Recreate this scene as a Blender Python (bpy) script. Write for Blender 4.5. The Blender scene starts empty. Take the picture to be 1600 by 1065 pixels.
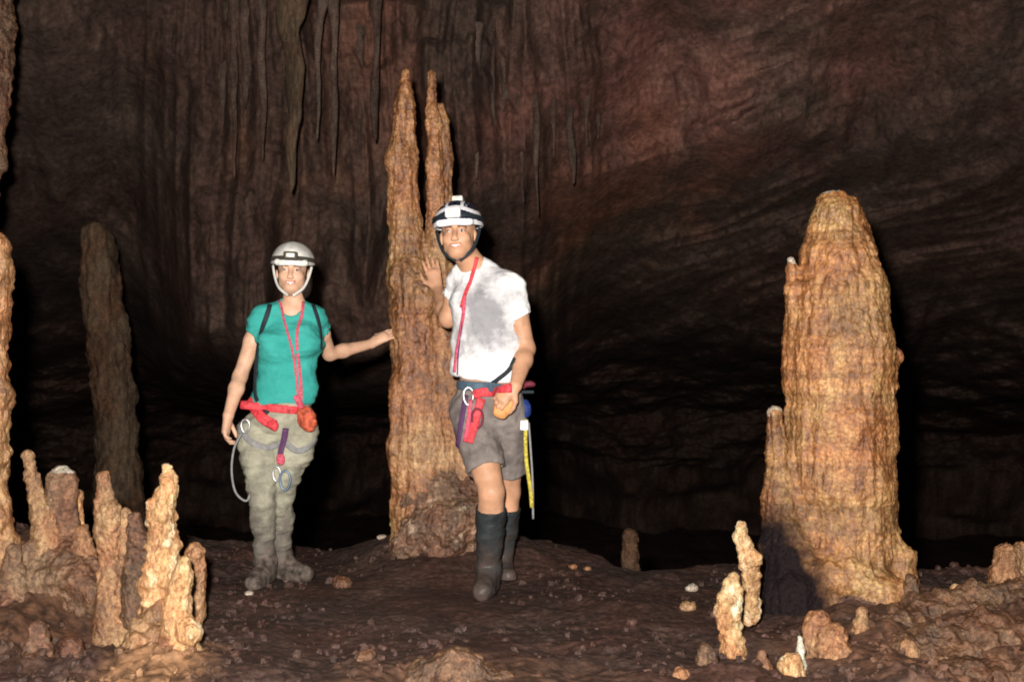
import bpy, math, random
import numpy as np
from mathutils import Vector, Matrix
from mathutils.bvhtree import BVHTree

# ------------------------------------------------------------------ camera, world, light, exposure
scene = bpy.context.scene
C = scene.collection
CAMZ = 1.19
FPX = 1778.0                      # focal length in pixels of the 1600 px wide photograph
cam_d = bpy.data.cameras.new('camera'); cam = bpy.data.objects.new('camera', cam_d); C.objects.link(cam)
cam.location = (0, 0, CAMZ); cam.rotation_euler = (math.radians(90), 0, 0)
cam_d.sensor_width = 36; cam_d.lens = FPX/1600*36; cam_d.clip_end = 200
cam_d.dof.use_dof = True; cam_d.dof.focus_distance = 5.4; cam_d.dof.aperture_fstop = 4.0
scene.camera = cam
w = bpy.data.worlds.new('World'); scene.world = w; w.use_nodes = True
w.node_tree.nodes['Background'].inputs[0].default_value = (0.9, 0.75, 0.7, 1)
w.node_tree.nodes['Background'].inputs[1].default_value = 0.0035
# the photographer's flash, a little above and to the left of the lens
fl_d = bpy.data.lights.new('camera_flash', 'SPOT'); fl = bpy.data.objects.new('camera_flash', fl_d); C.objects.link(fl)
fl.location = (-0.15, 0.0, CAMZ + 0.24); fl.rotation_euler = (math.radians(90.5), 0, math.radians(0))
fl_d.energy = 2350; fl_d.spot_size = math.radians(88); fl_d.spot_blend = 0.6; fl_d.shadow_soft_size = 0.06
fl_d.color = (1.0, 0.93, 0.86)
scene.view_settings.view_transform = 'Standard'; scene.view_settings.look = 'None'
scene.view_settings.exposure = 0.0; scene.view_settings.gamma = 1.0
scene.render.engine = 'CYCLES'
scene.cycles.filter_width = 1.9
scene.cycles.max_bounces = 4; scene.cycles.diffuse_bounces = 3

def P(u, v, Y):                   # photograph pixel + distance -> world point
    return np.array(((u-800)/FPX*Y, Y, CAMZ-(v-532.5)/FPX*Y))

# ------------------------------------------------------------------ numpy noise
_rng = np.random.RandomState(7)
_perm = _rng.permutation(256).astype(np.int64); _perm = np.concatenate([_perm, _perm, _perm])
_g = _rng.normal(size=(256, 3)); _g /= np.linalg.norm(_g, axis=1)[:, None]
def perlin(p):
    p = np.asarray(p, float); i = np.floor(p).astype(np.int64); f = p-i; i &= 255
    u = f*f*f*(f*(f*6-15)+10); out = 0
    for dx in (0, 1):
        wx = u[:, 0] if dx else 1-u[:, 0]
        for dy in (0, 1):
            wy = u[:, 1] if dy else 1-u[:, 1]
            for dz in (0, 1):
                wz = u[:, 2] if dz else 1-u[:, 2]
                h = _perm[_perm[_perm[(i[:, 0]+dx) & 255]+((i[:, 1]+dy) & 255)]+((i[:, 2]+dz) & 255)]
                g = _g[h]
                out = out+wx*wy*wz*(g[:, 0]*(f[:, 0]-dx)+g[:, 1]*(f[:, 1]-dy)+g[:, 2]*(f[:, 2]-dz))
    return out*1.5
def fbm(p, n=4, gain=0.5):
    s = 0; a = 1.0; p = np.asarray(p, float).copy()
    for k in range(n):
        s = s+a*perlin(p+k*17.3); p = p*2.03; a *= gain
    return s
def worley(p):
    i = np.floor(p).astype(np.int64); f = p-i; best = np.full(len(p), 9.0)
    for dx in (-1, 0, 1):
        for dy in (-1, 0, 1):
            for dz in (-1, 0, 1):
                h = _perm[_perm[_perm[(i[:, 0]+dx) & 255]+((i[:, 1]+dy) & 255)]+((i[:, 2]+dz) & 255)]
                c = np.stack([dx+((h*37) & 255)/255., dy+((h*91+13) & 255)/255., dz+((h*151+71) & 255)/255.], 1)
                best = np.minimum(best, ((f-c)**2).sum(1))
    return np.sqrt(best)
def sstep(a, b, x):
    t = np.clip((x-a)/(b-a), 0, 1); return t*t*(3-2*t)

# ------------------------------------------------------------------ mesh helpers
def mk_mesh(name, V, F, mats, smooth=True, mi=None):
    me = bpy.data.meshes.new(name)
    V = np.asarray(V, np.float32); F = np.asarray(F, np.int32); n = F.shape[1]
    me.vertices.add(len(V)); me.vertices.foreach_set('co', V.ravel())
    me.loops.add(F.size); me.loops.foreach_set('vertex_index', F.ravel())
    me.polygons.add(len(F)); me.polygons.foreach_set('loop_start', np.arange(0, F.size, n, dtype=np.int32))
    me.polygons.foreach_set('loop_total', np.full(len(F), n, np.int32))
    me.polygons.foreach_set('use_smooth', np.full(len(F), smooth))
    for m in (mats if isinstance(mats, (list, tuple)) else [mats]): me.materials.append(m)
    if mi is not None: me.polygons.foreach_set('material_index', np.asarray(mi, np.int32))
    me.update(); me.validate()
    return me
def normals(V, F):
    a = V[F[:, 0]]; b = V[F[:, 1]]; c = V[F[:, 2]]
    n = np.cross(b-a, c-a); N = np.zeros_like(V)
    for k in range(F.shape[1]):
        for j in range(3): N[:, j] += np.bincount(F[:, k], n[:, j], len(V))
    return N/np.maximum(np.linalg.norm(N, axis=1), 1e-9)[:, None]
def link(name, V, F, mats, parent=None, base=None, label=None, cat=None, group=None, kind=None, mi=None, smooth=True):
    """V is in world space; base is the thing's own origin (world)."""
    if parent is not None: off = np.array(parent['_base'])
    else: off = np.array(base if base is not None else (0, 0, 0), float)
    o = bpy.data.objects.new(name, mk_mesh(name, V-off, F, mats, smooth, mi)); C.objects.link(o)
    if parent is not None: o.parent = parent
    else: o.location = off
    o['_base'] = [float(x) for x in off]
    if label: o['label'] = label
    if cat: o['category'] = cat
    if group: o['group'] = group
    if kind: o['kind'] = kind
    return o
def join(parts):
    Vs = []; Fs = []; k = 0
    for V, F in parts: Vs.append(V); Fs.append(F+k); k += len(V)
    return np.concatenate(Vs), np.concatenate(Fs)

# ------------------------------------------------------------------ signed distance modelling
class Field:
    def __init__(s, lo, hi, h):
        s.lo = np.array(lo, float); s.h = h
        s.n = np.ceil((np.array(hi)-s.lo)/h).astype(int)+1
        s.F = np.full(s.n, 0.5, np.float32)
    def _win(s, lo, hi, pad):
        a = np.maximum(np.floor((np.array(lo)-pad-s.lo)/s.h).astype(int), 0)
        b = np.minimum(np.ceil((np.array(hi)+pad-s.lo)/s.h).astype(int)+1, s.n)
        if (b <= a).any(): return None, None
        ax = [s.lo[i]+s.h*np.arange(a[i], b[i]) for i in range(3)]
        X, Y, Z = np.meshgrid(*ax, indexing='ij')
        return (slice(a[0], b[0]), slice(a[1], b[1]), slice(a[2], b[2])), (X, Y, Z)
    def _mix(s, w, d, k, sub=False):
        A = s.F[w]
        if sub:
            d = -d; hh = np.maximum(k-np.abs(A-d), 0)/max(k, 1e-6); s.F[w] = np.maximum(A, d)+hh*hh*k/4
        else:
            hh = np.maximum(k-np.abs(A-d), 0)/max(k, 1e-6); s.F[w] = np.minimum(A, d)-hh*hh*k/4
    def cone(s, a, b, ra, rb, k=0.02, side=None, fa=1.0, fb=None, flat=False, sub=False):
        """tapered limb a->b; side = direction in which the radius is scaled by fa..fb"""
        a = np.array(a, float); b = np.array(b, float); fb = fa if fb is None else fb
        R = max(ra*max(1, fa), rb*max(1, fb))
        w, g = s._win(np.minimum(a, b)-R, np.maximum(a, b)+R, k+0.03)
        if w is None: return
        X, Y, Z = g; ab = b-a; L2 = ab@ab+1e-12
        t = ((X-a[0])*ab[0]+(Y-a[1])*ab[1]+(Z-a[2])*ab[2])/L2; tc = np.clip(t, 0, 1)
        qx = X-a[0]-tc*ab[0]; qy = Y-a[1]-tc*ab[1]; qz = Z-a[2]-tc*ab[2]
        r = ra+(rb-ra)*tc
        if side is not None:
            n = np.array(side, float); n /= np.linalg.norm(n)
            f = fa+(fb-fa)*tc; c = qx*n[0]+qy*n[1]+qz*n[2]; m = c/f-c
            qx = qx+m*n[0]; qy = qy+m*n[1]; qz = qz+m*n[2]
        d = np.sqrt(qx*qx+qy*qy+qz*qz)-r
        if flat: d = np.maximum(d, (t-1)*math.sqrt(L2))
        s._mix(w, d.astype(np.float32), k, sub)
    def ell(s, c, r, k=0.02, M=None, sub=False):
        c = np.array(c, float); r = np.array(r, float); R = r.max()
        w, g = s._win(c-R, c+R, k+0.03)
        if w is None: return
        q = [g[i]-c[i] for i in range(3)]
        if M is not None: q = [q[0]*M[0, i]+q[1]*M[1, i]+q[2]*M[2, i] for i in range(3)]
        e = np.sqrt(sum((q[i]/r[i])**2 for i in range(3)))
        e2 = np.sqrt(sum((q[i]/r[i]**2)**2 for i in range(3)))+1e-6
        s._mix(w, (e*(e-1)/e2).astype(np.float32), k, sub)
    def plane(s, p, n):            # keep the side the normal points away from
        ax = [s.lo[i]+s.h*np.arange(s.n[i]) for i in range(3)]
        n = np.array(n, float); n /= np.linalg.norm(n)
        d = (ax[0]-p[0])[:, None, None]*n[0]+(ax[1]-p[1])[None, :, None]*n[1]+(ax[2]-p[2])[None, None, :]*n[2]
        s.F = np.maximum(s.F, d.astype(np.float32))
    def mesh(s):
        F = s.F; F = np.pad(F, 1, constant_values=0.5); lo = s.lo-s.h
        I = F < 0; nx, ny, nz = F.shape
        cnt = np.zeros((nx-1, ny-1, nz-1), np.int8)
        for a in (0, 1):
            for b in (0, 1):
                for c in (0, 1): cnt += I[a:nx-1+a, b:ny-1+b, c:nz-1+c]
        act = (cnt > 0) & (cnt < 8); ci = np.argwhere(act)
        idx = np.full(cnt.shape, -1, np.int32); idx[act] = np.arange(len(ci), dtype=np.int32)
        acc = np.zeros((len(ci), 3)); num = np.zeros(len(ci))
        cs = [(a, b, c) for a in (0, 1) for b in (0, 1) for c in (0, 1)]
        val = {c: F[ci[:, 0]+c[0], ci[:, 1]+c[1], ci[:, 2]+c[2]] for c in cs}
        for c in cs:
            for ax in range(3):
                if c[ax] == 0:
                    d = list(c); d[ax] = 1; d = tuple(d); va = val[c]; vb = val[d]
                    m = (va < 0) != (vb < 0); t = np.where(m, va/np.where(m, va-vb, 1), 0)
                    p = np.array(c, float)[None].repeat(len(ci), 0); p[:, ax] = t
                    acc += p*m[:, None]; num += m
        V = (ci+acc/num[:, None])*s.h+lo
        Q = []
        for ax in range(3):
            A = np.take(I, range(0, I.shape[ax]-1), ax); B = np.take(I, range(1, I.shape[ax]), ax)
            e = np.argwhere(A != B); o1, o2 = [(1, 2), (2, 0), (0, 1)][ax]
            ok = (e[:, o1] > 0) & (e[:, o2] > 0) & (e[:, o1] < cnt.shape[o1]) & (e[:, o2] < cnt.shape[o2])
            e = e[ok]; inside = A[e[:, 0], e[:, 1], e[:, 2]]
            def g(d1, d2):
                q = e.copy(); q[:, o1] -= d1; q[:, o2] -= d2; return idx[q[:, 0], q[:, 1], q[:, 2]]
            q = np.stack([g(1, 1), g(0, 1), g(0, 0), g(1, 0)], 1)
            q[~inside] = q[~inside][:, ::-1]; Q.append(q)
        return V, np.concatenate(Q)
def smooth(V, F, it=1, lam=0.5):
    for _ in range(it):
        S = np.zeros_like(V); c = np.zeros(len(V))
        for k in range(4):
            a = F[:, k]; b = F[:, (k+1) % 4]
            for j in range(3): S[:, j] += np.bincount(a, V[b, j], len(V))+np.bincount(b, V[a, j], len(V))
            c += np.bincount(a, minlength=len(V))+np.bincount(b, minlength=len(V))
        V = V*(1-lam)+lam*S/np.maximum(c, 1)[:, None]
    return V

# ------------------------------------------------------------------ materials
def mat_base(name, rough=0.6, spec=0.4):
    m = bpy.data.materials.new(name); m.use_nodes = True; nt = m.node_tree
    b = nt.nodes['Principled BSDF']; b.inputs['Roughness'].default_value = rough
    b.inputs['Specular IOR Level'].default_value = spec
    return m, nt, b
def plain(name, col, rough=0.6, spec=0.4, metal=0.0, var=0.12, scale=60, bump=0.15, bs=150, dist=0.002):
    m, nt, b = mat_base(name, rough, spec); N = nt.nodes; L = nt.links
    tc = N.new('ShaderNodeTexCoord'); no = N.new('ShaderNodeTexNoise'); no.inputs['Scale'].default_value = scale
    no.inputs['Detail'].default_value = 5; L.new(tc.outputs['Object'], no.inputs['Vector'])
    cr = N.new('ShaderNodeValToRGB'); e = cr.color_ramp.elements
    e[0].position = 0.3; e[1].position = 0.72
    e[0].color = tuple(max(0, c*(1-var*2)) for c in col)+(1,); e[1].color = tuple(min(1, c*(1+var)) for c in col)+(1,)
    L.new(no.outputs['Fac'], cr.inputs['Fac']); L.new(cr.outputs[0], b.inputs['Base Color'])
    n2 = N.new('ShaderNodeTexNoise'); n2.inputs['Scale'].default_value = bs; n2.inputs['Detail'].default_value = 3
    L.new(tc.outputs['Object'], n2.inputs['Vector'])
    bp = N.new('ShaderNodeBump'); bp.inputs['Strength'].default_value = bump; bp.inputs['Distance'].default_value = dist
    L.new(n2.outputs['Fac'], bp.inputs['Height']); L.new(bp.outputs[0], b.inputs['Normal'])
    b.inputs['Metallic'].default_value = metal
    return m
def rock(name, dark, mid, light, scale=3.0, stretch=1.0, pop=30, popb=0.5, rough=0.42, spec=0.7, bump=0.7, pale=None, rings=0.0, patch=None, hue=1.0, contrast=(0.40, 0.5, 0.61)):
    """layered rock: dark / mid / light mottling, grainy popcorn bumps, streaks stretched along z"""
    m, nt, b = mat_base(name, rough, spec); N = nt.nodes; L = nt.links
    geo = N.new('ShaderNodeNewGeometry')
    mp = N.new('ShaderNodeMapping'); mp.inputs['Scale'].default_value = (1, 1, stretch); L.new(geo.outputs['Position'], mp.inputs[0])
    def noise(s, det=6, r=0.6, src=mp):
        n = N.new('ShaderNodeTexNoise'); n.inputs['Scale'].default_value = s; n.inputs['Detail'].default_value = det
        n.inputs['Roughness'].default_value = r; L.new(src.outputs[0], n.inputs['Vector']); return n
    a = noise(scale, 8, 0.68); cr = N.new('ShaderNodeValToRGB'); e = cr.color_ramp.elements
    e[0].position = contrast[0]; e[0].color = dark+(1,); e[1].position = contrast[2]; e[1].color = light+(1,)
    x = e.new(contrast[1]); x.color = mid+(1,)
    g = noise(scale*11, 4, 0.6)
    mth = N.new('ShaderNodeMath'); mth.operation = 'MULTIPLY_ADD'; mth.inputs[1].default_value = 0.45; L.new(g.outputs['Fac'], mth.inputs[0])
    m2 = N.new('ShaderNodeMath'); m2.operation = 'MULTIPLY'; m2.inputs[1].default_value = 0.55; L.new(a.outputs['Fac'], m2.inputs[0])
    L.new(m2.outputs[0], mth.inputs[2]); L.new(mth.outputs[0], cr.inputs['Fac'])
    vo = N.new('ShaderNodeTexVoronoi'); vo.inputs['Scale'].default_value = pop
    wn = noise(pop*0.6, 3); vm = N.new('ShaderNodeVectorMath'); vm.operation = 'MULTIPLY_ADD'
    L.new(wn.outputs['Color'], vm.inputs[0]); vm.inputs[1].default_value = (0.03,)*3; L.new(geo.outputs['Position'], vm.inputs[2])
    L.new(vm.outputs[0], vo.inputs['Vector'])
    col = cr.outputs[0]
    # crevices between grains take the dark tone
    mr = N.new('ShaderNodeMapRange'); mr.inputs['From Min'].default_value = 0.35; mr.inputs['From Max'].default_value = 0.75
    L.new(vo.outputs['Distance'], mr.inputs[0])
    fa = N.new('ShaderNodeMath'); fa.operation = 'MULTIPLY'; fa.inputs[1].default_value = 0.55*popb+0.1; L.new(mr.outputs[0], fa.inputs[0])
    mx = N.new('ShaderNodeMixRGB'); L.new(fa.outputs[0], mx.inputs[0]); L.new(col, mx.inputs[1]); mx.inputs[2].default_value = dark+(1,)
    col = mx.outputs[0]
    if pale:                       # pale calcite patches
        pn = noise(scale*2.2, 5, 0.7); pr = N.new('ShaderNodeMapRange'); pr.inputs['From Min'].default_value = 0.56; pr.inputs['From Max'].default_value = 0.66
        L.new(pn.outputs['Fac'], pr.inputs[0]); px = N.new('ShaderNodeMixRGB'); L.new(pr.outputs[0], px.inputs[0])
        L.new(col, px.inputs[1]); px.inputs[2].default_value = pale+(1,); col = px.outputs[0]
    hn = N.new('ShaderNodeTexNoise'); hn.inputs['Scale'].default_value = scale*0.9; hn.inputs['Detail'].default_value = 3; L.new(geo.outputs['Position'], hn.inputs['Vector'])
    hr_ = N.new('ShaderNodeValToRGB'); he = hr_.color_ramp.elements; he[0].position = 0.4; he[1].position = 0.6; he[0].color = (1.0, 1-0.17*hue, 1-0.29*hue, 1); he[1].color = (1.0, 1.06, 1.0, 1)
    L.new(hn.outputs['Fac'], hr_.inputs['Fac']); hm = N.new('ShaderNodeMixRGB'); hm.blend_type = 'MULTIPLY'; hm.inputs[0].default_value = 1
    L.new(col, hm.inputs[1]); L.new(hr_.outputs[0], hm.inputs[2]); col = hm.outputs[0]
    if rings:                      # growth rings
        wv = N.new('ShaderNodeTexNoise'); wv.inputs['Scale'].default_value = 1.0; wv.inputs['Detail'].default_value = 5; wv.inputs['Roughness'].default_value = 0.7
        wm = N.new('ShaderNodeMapping'); wm.inputs['Scale'].default_value = (1.5, 1.5, 16); L.new(geo.outputs['Position'], wm.inputs[0]); L.new(wm.outputs[0], wv.inputs['Vector'])
        wr = N.new('ShaderNodeMapRange'); wr.inputs['From Min'].default_value = 0.4; wr.inputs['From Max'].default_value = 0.6; wr.inputs['To Min'].default_value = 1-rings; wr.inputs['To Max'].default_value = 1+rings*0.5
        L.new(wv.outputs['Fac'], wr.inputs[0]); ws = N.new('ShaderNodeVectorMath'); ws.operation = 'SCALE'; L.new(col, ws.inputs[0]); L.new(wr.outputs[0], ws.inputs['Scale']); col = ws.outputs[0]
    if patch:                      # dark matte patch with a soft noisy edge
        vm2 = N.new('ShaderNodeVectorMath'); vm2.operation = 'SUBTRACT'; L.new(geo.outputs['Position'], vm2.inputs[0]); vm2.inputs[1].default_value = tuple(patch[0])
        vd = N.new('ShaderNodeVectorMath'); vd.operation = 'DIVIDE'; L.new(vm2.outputs[0], vd.inputs[0]); vd.inputs[1].default_value = patch[1]
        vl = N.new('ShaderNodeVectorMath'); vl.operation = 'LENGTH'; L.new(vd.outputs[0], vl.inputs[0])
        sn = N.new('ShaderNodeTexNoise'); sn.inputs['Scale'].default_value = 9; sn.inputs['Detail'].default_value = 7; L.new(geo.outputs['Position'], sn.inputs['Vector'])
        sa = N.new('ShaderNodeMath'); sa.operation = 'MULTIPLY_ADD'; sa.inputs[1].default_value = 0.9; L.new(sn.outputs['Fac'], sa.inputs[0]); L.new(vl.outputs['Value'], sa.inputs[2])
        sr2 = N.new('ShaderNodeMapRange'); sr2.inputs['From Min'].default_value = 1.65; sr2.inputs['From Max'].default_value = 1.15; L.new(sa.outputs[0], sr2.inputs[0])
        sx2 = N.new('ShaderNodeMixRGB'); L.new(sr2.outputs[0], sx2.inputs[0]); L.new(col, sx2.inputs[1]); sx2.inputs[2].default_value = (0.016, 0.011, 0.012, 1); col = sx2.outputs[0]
    sp = N.new('ShaderNodeTexNoise'); sp.inputs['Scale'].default_value = max(scale*26, 24); sp.inputs['Detail'].default_value = 4; sp.inputs['Roughness'].default_value = 0.75
    L.new(geo.outputs['Position'], sp.inputs['Vector']); sr = N.new('ShaderNodeMapRange'); sr.inputs['From Min'].default_value = 0.33; sr.inputs['From Max'].default_value = 0.67
    sr.inputs['To Min'].default_value = 0.5; sr.inputs['To Max'].default_value = 1.3; L.new(sp.outputs['Fac'], sr.inputs[0])
    sm = N.new('ShaderNodeVectorMath'); sm.operation = 'SCALE'; L.new(col, sm.inputs[0]); L.new(sr.outputs[0], sm.inputs['Scale']); col = sm.outputs[0]
    L.new(col, b.inputs['Base Color'])
    b1 = N.new('ShaderNodeBump'); b1.invert = True; b1.inputs['Strength'].default_value = popb; b1.inputs['Distance'].default_value = 0.35/pop
    L.new(vo.outputs['Distance'], b1.inputs['Height'])
    f = noise(scale*14, 8, 0.65); b2 = N.new('ShaderNodeBump'); b2.inputs['Strength'].default_value = bump; b2.inputs['Distance'].default_value = 0.02
    L.new(f.outputs['Fac'], b2.inputs['Height']); L.new(b1.outputs[0], b2.inputs['Normal']); L.new(b2.outputs[0], b.inputs['Normal'])
    rr = N.new('ShaderNodeMapRange'); rr.inputs['To Min'].default_value = rough-0.2; rr.inputs['To Max'].default_value = rough+0.25
    L.new(g.outputs['Fac'], rr.inputs[0]); L.new(rr.outputs[0], b.inputs['Roughness'])
    if patch:
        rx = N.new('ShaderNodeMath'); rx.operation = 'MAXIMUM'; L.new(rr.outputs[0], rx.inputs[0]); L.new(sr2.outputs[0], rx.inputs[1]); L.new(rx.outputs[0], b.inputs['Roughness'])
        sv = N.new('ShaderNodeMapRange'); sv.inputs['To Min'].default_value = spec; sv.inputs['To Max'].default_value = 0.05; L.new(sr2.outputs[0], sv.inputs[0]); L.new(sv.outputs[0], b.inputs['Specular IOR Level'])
    return m
M = {}
M['column'] = rock('ochre_flowstone', (0.12, 0.048, 0.020), (0.34, 0.165, 0.070), (0.56, 0.335, 0.165), 3.2, 0.35, 46, 0.5, rings=0.2)
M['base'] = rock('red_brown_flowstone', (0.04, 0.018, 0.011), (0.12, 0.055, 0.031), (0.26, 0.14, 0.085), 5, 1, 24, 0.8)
M['big'] = rock('orange_calcite', (0.15, 0.055, 0.018), (0.38, 0.18, 0.066), (0.60, 0.36, 0.155), 3.0, 0.4, 48, 0.6, rings=0.28, patch=(P(1236, 950, 4.85), (0.21, 0.6, 0.47)))
M['cream'] = rock('cream_calcite', (0.26, 0.11, 0.042), (0.58, 0.35, 0.165), (0.80, 0.60, 0.36), 7, 0.5, 44, 0.35, pale=(0.84, 0.72, 0.52))
M['tan'] = rock('tan_calcite', (0.12, 0.050, 0.024), (0.32, 0.165, 0.078), (0.50, 0.31, 0.165), 6, 0.6, 34, 0.5)
M['drape'] = rock('ochre_hanging_stone', (0.04, 0.026, 0.018), (0.085, 0.057, 0.038), (0.14, 0.095, 0.065), 7, 0.15, 16, 0.1, rough=0.85, spec=0.1, bump=0.35, hue=0.4)
M['hang'] = rock('hanging_brown_stone', (0.040, 0.026, 0.022), (0.078, 0.052, 0.043), (0.125, 0.086, 0.072), 3, 0.35, 16, 0.15, rough=0.85, spec=0.1, bump=0.2, hue=0.5)
M['brown'] = rock('brown_calcite', (0.055, 0.026, 0.014), (0.16, 0.08, 0.043), (0.30, 0.18, 0.105), 6, 0.8, 28, 0.6)
M['speckled'] = rock('speckled_flowstone', (0.05, 0.022, 0.013), (0.16, 0.08, 0.045), (0.32, 0.19, 0.115), 6, 0.7, 40, 0.5, pale=(0.42, 0.3, 0.22))
M['tip'] = rock('white_calcite_tip', (0.35, 0.28, 0.22), (0.6, 0.54, 0.47), (0.8, 0.76, 0.7), 9, 1, 40, 0.3)
M['dull'] = rock('dull_olive_calcite', (0.045, 0.028, 0.018), (0.10, 0.063, 0.042), (0.155, 0.10, 0.068), 3, 0.35, 16, 0.4, rough=0.8, spec=0.15)
M['boulder'] = rock('dark_wet_boulder', (0.009, 0.008, 0.009), (0.016, 0.013, 0.015), (0.026, 0.021, 0.024), 5, 1, 22, 0.3, rough=0.6)

def wall_material():
    m = rock('cave_wall_rock', (0.042, 0.026, 0.022), (0.074, 0.046, 0.038), (0.115, 0.075, 0.062), 0.9, 0.4, 9, 0.08, rough=0.85, spec=0.12, bump=0.10, hue=0.45, contrast=(0.33, 0.5, 0.68))
    nt = m.node_tree; N = nt.nodes; L = nt.links; b = N['Principled BSDF']
    src = b.inputs['Base Color'].links[0].from_socket
    geo = N.new('ShaderNodeNewGeometry')
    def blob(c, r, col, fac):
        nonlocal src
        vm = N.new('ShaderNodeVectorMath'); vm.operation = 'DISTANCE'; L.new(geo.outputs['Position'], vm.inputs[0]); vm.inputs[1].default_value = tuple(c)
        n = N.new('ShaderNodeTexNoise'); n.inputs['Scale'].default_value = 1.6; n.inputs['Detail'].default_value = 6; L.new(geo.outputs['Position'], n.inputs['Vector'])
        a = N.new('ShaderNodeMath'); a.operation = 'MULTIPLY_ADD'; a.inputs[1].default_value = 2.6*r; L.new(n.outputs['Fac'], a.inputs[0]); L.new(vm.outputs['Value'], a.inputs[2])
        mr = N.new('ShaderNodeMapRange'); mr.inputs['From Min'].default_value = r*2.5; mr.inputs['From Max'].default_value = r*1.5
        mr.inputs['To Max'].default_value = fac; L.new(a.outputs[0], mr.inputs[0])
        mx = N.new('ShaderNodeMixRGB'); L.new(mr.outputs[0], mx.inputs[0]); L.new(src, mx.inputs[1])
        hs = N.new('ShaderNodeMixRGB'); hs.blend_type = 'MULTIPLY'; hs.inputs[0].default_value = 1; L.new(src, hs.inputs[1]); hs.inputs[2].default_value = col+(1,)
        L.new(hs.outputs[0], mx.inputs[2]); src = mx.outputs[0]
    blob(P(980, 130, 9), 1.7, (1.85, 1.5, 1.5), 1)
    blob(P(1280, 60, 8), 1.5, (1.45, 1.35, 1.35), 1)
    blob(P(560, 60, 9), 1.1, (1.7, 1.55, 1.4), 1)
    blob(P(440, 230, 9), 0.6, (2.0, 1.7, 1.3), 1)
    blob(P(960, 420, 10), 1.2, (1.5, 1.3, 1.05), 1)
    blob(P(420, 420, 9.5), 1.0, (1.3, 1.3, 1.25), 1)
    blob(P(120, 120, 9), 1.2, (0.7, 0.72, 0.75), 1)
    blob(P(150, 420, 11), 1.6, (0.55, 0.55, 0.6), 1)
    L.new(src, b.inputs['Base Color'])
    return m
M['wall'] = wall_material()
def ground_material():
    m = rock('cave_mud', (0.026, 0.014, 0.012), (0.056, 0.031, 0.026), (0.105, 0.062, 0.051), 2.2, 1, 26, 0.3, rough=0.65, spec=0.35, bump=0.4, contrast=(0.38, 0.5, 0.64))
    nt = m.node_tree; N = nt.nodes; L = nt.links; b = N['Principled BSDF']
    src = b.inputs['Base Color'].links[0].from_socket
    geo = N.new('ShaderNodeNewGeometry')
    def region(c, r, col, thr):
        nonlocal src
        vm = N.new('ShaderNodeVectorMath'); vm.operation = 'SUBTRACT'; L.new(geo.outputs['Position'], vm.inputs[0]); vm.inputs[1].default_value = tuple(c)
        ms = N.new('ShaderNodeVectorMath'); ms.operation = 'DIVIDE'; L.new(vm.outputs[0], ms.inputs[0]); ms.inputs[1].default_value = tuple(r)
        ln = N.new('ShaderNodeVectorMath'); ln.operation = 'LENGTH'; L.new(ms.outputs[0], ln.inputs[0])
        n = N.new('ShaderNodeTexNoise'); n.inputs['Scale'].default_value = 5; n.inputs['Detail'].default_value = 8; n.inputs['Roughness'].default_value = 0.7; L.new(geo.outputs['Position'], n.inputs['Vector'])
        a = N.new('ShaderNodeMath'); a.operation = 'MULTIPLY_ADD'; a.inputs[1].default_value = 2.4; L.new(n.outputs['Fac'], a.inputs[0]); L.new(ln.outputs['Value'], a.inputs[2])
        mr = N.new('ShaderNodeMapRange'); mr.inputs['From Min'].default_value = 2.5; mr.inputs['From Max'].default_value = 1.7; L.new(a.outputs[0], mr.inputs[0])
        cr = N.new('ShaderNodeValToRGB'); n3 = N.new('ShaderNodeTexNoise'); n3.inputs['Scale'].default_value = 16; n3.inputs['Detail'].default_value = 7; n3.inputs['Roughness'].default_value = 0.7
        L.new(geo.outputs['Position'], n3.inputs['Vector']); L.new(n3.outputs['Fac'], cr.inputs['Fac'])
        e = cr.color_ramp.elements; e[0].position = 0.36; e[1].position = 0.68; e[0].color = tuple(x*0.22 for x in col)+(1,); e[1].color = tuple(x*1.35 for x in col)+(1,)
        mx = N.new('ShaderNodeMixRGB'); L.new(mr.outputs[0], mx.inputs[0]); L.new(src, mx.inputs[1]); L.new(cr.outputs[0], mx.inputs[2]); src = mx.outputs[0]
    region((-1.9, 4.6, 0.2), (0.5, 0.6, 0.5), (0.10, 0.048, 0.027), 1)
    region((-1.25, 3.95, 0.0), (0.2, 0.4, 0.3), (0.28, 0.15, 0.075), 1)
    region((1.8, 4.2, 0.0), (0.7, 0.7, 0.6), (0.15, 0.073, 0.042), 1)
    region((-0.15, 3.9, 0.0), (0.55, 0.35, 0.3), (0.12, 0.062, 0.038), 1)
    L.new(src, b.inputs['Base Color'])
    return m
M['ground'] = ground_material()

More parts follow.
